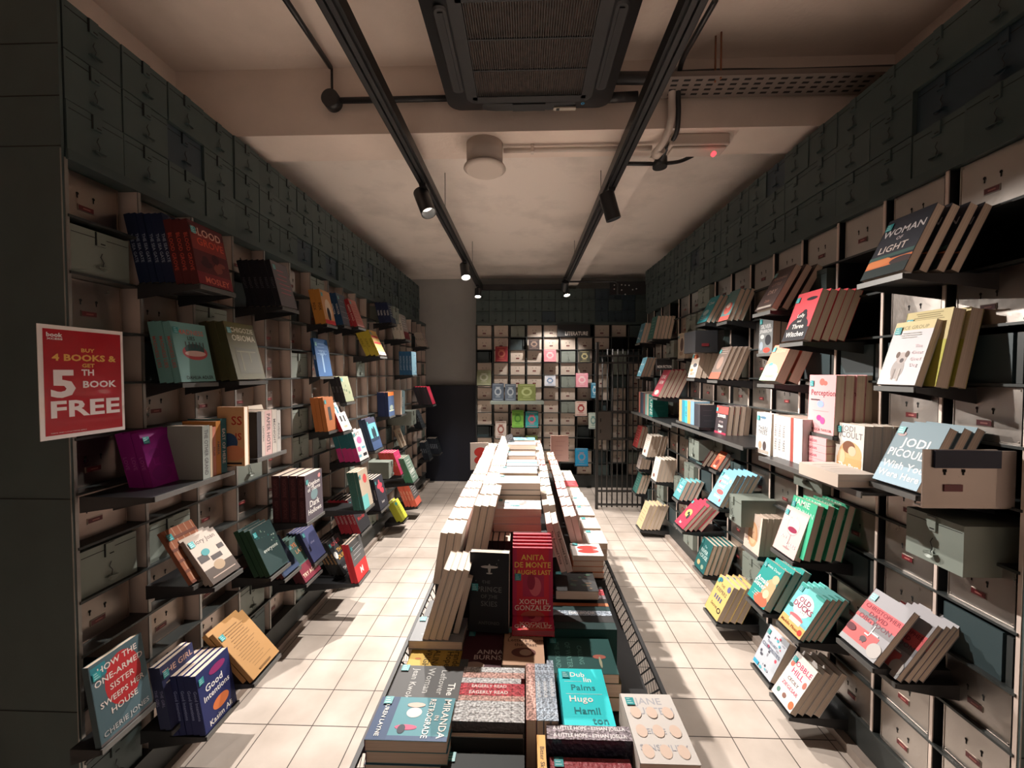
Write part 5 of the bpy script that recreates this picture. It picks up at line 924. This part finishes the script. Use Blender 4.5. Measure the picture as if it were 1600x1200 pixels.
def row_x(x0, y0, ztop, L, items, desc, lean=0):
    "spine-up books lying across, stacked one behind the other away from the camera; items: (design, thickness, length)"
    y = y0
    for k, (dk, t, l) in enumerate(items):
        w = .126; ms = book_meshes(D[dk], w, l, t * .97)
        # spine (local -x) up, local z to +x reversed so the lettering reads left to right
        M = basis((x0 + l, y + t * .97, ztop - w / 2), (-1, 0, 0), (0, 1, 0))
        put_book(ms, M, f'{desc}, {NM[k]} from the camera' if len(items) > 1 else desc); y += t
def row_y(x0, y0, ztop, items, desc):
    "spine-up books lying lengthwise, side by side to the right"
    x = x0
    for k, (dk, t, l) in enumerate(items):
        w = .126; ms = book_meshes(D[dk], w, l, t * .97)
        put_book(ms, basis((x + t * .97, y0, ztop - w / 2), (0, 1, 0), (1, 0, 0)), f'{desc}, {["leftmost","second","third","fourth","fifth"][k]} of its row' if len(items) > 1 else desc); x += t
def lean(dk, x, y, z, w, h, t, n, ang, desc, fore=True, gap=1.06, stk=False):
    "n upright books side by side, leaning sideways by ang (positive: tops to the right); fore edge (or spine) to the camera"
    ms = book_meshes(D[dk], w, h, t); a = math.radians(ang); u = Vector((math.sin(a), 0, math.cos(a)))
    st = t / math.cos(a) * gap
    for k in range(n):
        if fore: nn = Vector((math.cos(a), 0, -math.sin(a))) * -1; r = (-nn).cross(u)
        else: nn = Vector((math.cos(a), 0, -math.sin(a))); r = (-nn).cross(u)
        # r is +-y ; cover centre lies w/2 behind the visible edge
        base = Vector((x + k * st, y + w / 2, z)); 
        if not fore: base += -nn * -t
        put_book(ms, basis(base, u, nn), desc if n == 1 else f'{desc}, {["leftmost","second","third","fourth"][k]} of its group')
def face(dk, x, y, z, w, h, t, n, tilt, yaw, desc, sticker=True):
    ms = book_meshes(D[dk], w, h, t); a = math.radians(tilt); b = math.radians(yaw)
    R = Matrix.Rotation(b, 3, 'Z'); u = R @ Vector((0, math.sin(a), math.cos(a))); nn = R @ Vector((0, -math.cos(a), math.sin(a)))
    for k in range(n):
        pos = Vector((x, y, z)) + R @ Vector((0, t / math.cos(a) * 1.03 * k, .004 * k))
        put_book(ms, basis(pos, u, nn), desc if n == 1 else f'{desc}, {ORD[k]}', None, (-w / 2 + .008, h * .52) if k == 0 and sticker else None)
# front bin
flat('miranda', -.384, .934, .66, .198, .129, .03, 4, 'blue green illustrated book at the front left of the table')
flat('leftover', -.377, 1.066, .652, .196, .126, .028, 4, 'dark book with looping grey script behind the blue green pile')
flat('yellowflat', -.372, 1.2, .62, .198, .13, .028, 3, 'mustard book with dark writing on the left of the table')
row_x(-.2, 1.003, .65, .2, [('speck', .023, .2), ('speck', .022, .2), ('speck', .021, .2), ('specpink', .018, .2), ('speckred', .023, .2), ('speckred', .021, .2), ('speck', .02, .19), ('specpink', .022, .2), ('speck', .021, .2)], 'spine-up book in the crossways row at the table front')
face('tilda', -.098, .985, .5, .19, .125, .015, 1, 0, 0, 'dark book facing the camera in front of the crossways row', False)
row_y(.004, 1.0, .66, [('specpink', .027, .2), ('bluesp', .018, .2), ('bluesp', .018, .2), ('bluesp', .02, .215)], 'silvery spine-up book pointing away, beside the cyan book')
flat('cyan', .1, 1.005, .645, .132, .198, .022, 4, 'bright cyan book with white and dark title at the table front')
row_x(.055, .958, .652, .21, [('littlehope', .02, .21), ('littlehope', .02, .21)], 'spine-up book with grey and red lettering in front of the cyan book')
row_y(.03, .85, .65, [('orspine', .021, .12)], 'orange spine-up book at the very front of the table')
flat('speckred', .06, .815, .62, .19, .13, .03, 3, 'crimson shiny book at the very front right of the table')
flat('tilda', -.2, .84, .6, .2, .13, .03, 2, 'dark teal book at the very front of the table')
flat('austen', .262, .9, .655, .137, .2, .05, 3, 'white book with pastel circles at the right front corner of the table')
flat('darkgreen', .075, 1.21, .625, .212, .165, .03, 1, 'deep green book with a red flower on the right of the table')
flat('obioma', .08, 1.212, .594, .215, .165, .043, 2, 'olive book under the deep green book, right of the table')
flat('james', -.068, 1.203, .652, .13, .185, .03, 3, 'tan book with brown script and bird in the middle of the table')
flat('anna', -.2, 1.203, .64, .128, .18, .03, 3, 'maroon black book with pale capitals left of the tan book')
row_x(.105, 1.385, .65, .215, [('darkgreen', .04, .215), ('darktome', .04, .215), ('bluesp', .03, .215), ('darkgreen', .03, .215), ('orspine2', .02, .215), ('darktome', .03, .215), ('littlehope', .026, .215), ('speckred', .022, .215), ('speckred', .022, .215), ('darktome', .025, .215)], 'dark spine-up book in the row on the right middle of the table')
# second tier: faces, leaning fans
flat('anita', -.042, 1.335, .675, .143, .16, .02, 1, 'crimson book lying under the upright crimson one')
face('anita', .029, 1.412, .677, .143, .236, .02, 5, 5, 0, 'crimson book with golden capitals standing in the table centre')
face('prince', -.122, 1.352, .653, .136, .268, .032, 1, 4, -4, 'tall black book with pale aeroplane standing left of the crimson one')
flat('greygrid', -.385, 1.305, .651, .18, .13, .028, 2, 'plain grey book under the leaning fan on the left')
lean('pagey', -.34, 1.31, .653, .135, .25, .02, 4, 17, 'book showing its page edge, leaning right at the table left')
lean('darktome', -.245, 1.345, .653, .12, .2, .022, 1, 14, 'dark book leaning behind the page-edge fan')
flat('darktome', .12, 1.54, .70, .165, .15, .035, 1, 'black book with faint pattern lying right of the table centre')
flat('redwhite', .205, 1.7, .765, .13, .12, .022, 1, 'white-topped book above the orange red pile')
flat('orspine2', .205, 1.7, .742, .13, .12, .024, 3, 'orange red book under the white-topped one, right side')
lean('german', .142, 1.56, .76, .125, .2, .022, 2, -17, 'pale spine with black lettering leaning left beside the crimson book', fore=False)
for k in range(4): lean('darktome', -.15 + .024 * k, 1.56, .742, .09, .14, .022, 1, 0, f'small black upright book behind the crimson ones, {NM[k]} from the left', fore=False)
# upper tier centre piles
flat('swans', -.13, 1.67, .972, .2, .115, .032, 3, 'cream book with brown spine, first pile of the table spine')
flat('pagey', -.128, 1.815, 1.04, .2, .13, .03, 1, 'pale illustrated book topping the second middle pile')
flat('darktome', -.128, 1.815, 1.009, .2, .13, .024, 3, 'dark book in the second middle pile')
flat('whiteb', -.13, 2.08, 1.02, .195, .135, .03, 3, 'white book in the third middle pile')
row_x(-.125, 2.26, 1.0, .2, [('greygrid', .035, .2), ('darktome', .03, .2), ('greygrid', .035, .21), ('whiteb', .03, .2), ('tealpic', .03, .2), ('greygrid', .035, .2), ('whiteb', .03, .21)], 'grey or white spine-up book in the rear middle row')
flat('greygrid', -.13, 2.62, 1.0, .2, .13, .03, 3, 'grey gridded book in the rear middle pile')
flat('greygrid', -.12, 2.85, 1.03, .2, .13, .035, 4, 'grey gridded book in the last middle pile but one')
flat('bluepic', -.12, 3.1, 1.02, .2, .13, .035, 4, 'blue grey book in the farthest middle pile')
p = at(805, 712, 2.95); ms = book_meshes(D['speck'], .055, .16, .06); put_book(ms, basis(p, (-.3, .1, .9), (.1, -1, .15)), 'grey book standing askew on top of the far table end')
# side rows running to the far end
rnd = random.Random(2); NY = ['', 'nearest', 'second', 'third', 'fourth', 'fifth', 'sixth', 'seventh', 'eighth', 'ninth', 'tenth', 'eleventh', 'twelfth', 'thirteenth', 'fourteenth']
for k in range(12):
    y = 1.52 + .152 * k; wk = rnd.choice(['whiteb', 'pagey', 'whiteb', 'pinkb'])
    lean(wk if k else 'pagey', -.232 + rnd.uniform(-.004, .004), y, .815, .14, .225 if k < 3 else .205, .026, 3, 11, f'pale upright book, inner left row, {NY[k+1]} group back')
for k in range(13):
    y = 1.5 + .15 * k; lean(rnd.choice(['pinkb', 'whiteb', 'pagey']), -.345 + rnd.uniform(-.004, .004), y, .74, .135, .2, .026, 3, 9, f'pale upright book, outer left row, {NY[k+1]} group back')
for k in range(11):
    y = 1.72 + .152 * k; lean(rnd.choice(['german', 'whiteb', 'whiteb', 'redspine' if k > 4 else 'whiteb']), .115 + rnd.uniform(-.004, .004), y, .745, .135, .23, .026, 2, -10, f'pale spined book, inner right row, {NY[k+1]} group back', fore=False)
for k in range(10):
    y = 1.84 + .15 * k; lean(rnd.choice(['orspine2', 'redspine', 'whiteb', 'darktome', 'pinkb']), .235 + rnd.uniform(-.004, .004), y, .667, .135, .22, .026, 2, -14, f'bright spined book, outer right row, {NY[k+1]} group back', fore=False)
for k in range(9):
    y = 1.84 + .17 * k; flat(rnd.choice(['pagey', 'whiteb', 'redspine', 'orspine2']), .29, y, .745 + rnd.uniform(-.02, .03), .09, .15, .026, 3, f'pale book on the far right ledge of the table, {NY[k+1]} pile')
face('redwhite', -.37, 3.3, .74, .15, .22, .03, 1, 5, 10, 'red and white book standing at the far left end of the table', False)
face('pinkb', .3, 3.45, .78, .15, .22, .03, 1, 5, 0, 'pink book standing at the far right end of the table', False)
print('BOOKS', NB[0])


# ---------------------------------------------------------------- the remaining, smallest showing books as one object
if STUFF:
    mb = MB()
    for me, M in STUFF:
        i0 = len(mb.v); mb.v += [tuple(M @ v.co) for v in me.vertices]; ks = [mb.m(m_) for m_ in me.materials]
        for pl in me.polygons: mb.f.append(tuple(i0 + j for j in pl.vertices)); mb.mi.append(ks[pl.material_index]); mb.sm.append(False)
    so = mb.build('books'); so['kind'] = 'stuff'; tag(so, 'the many smaller or half hidden books filling gaps on shelves and table', 'books')
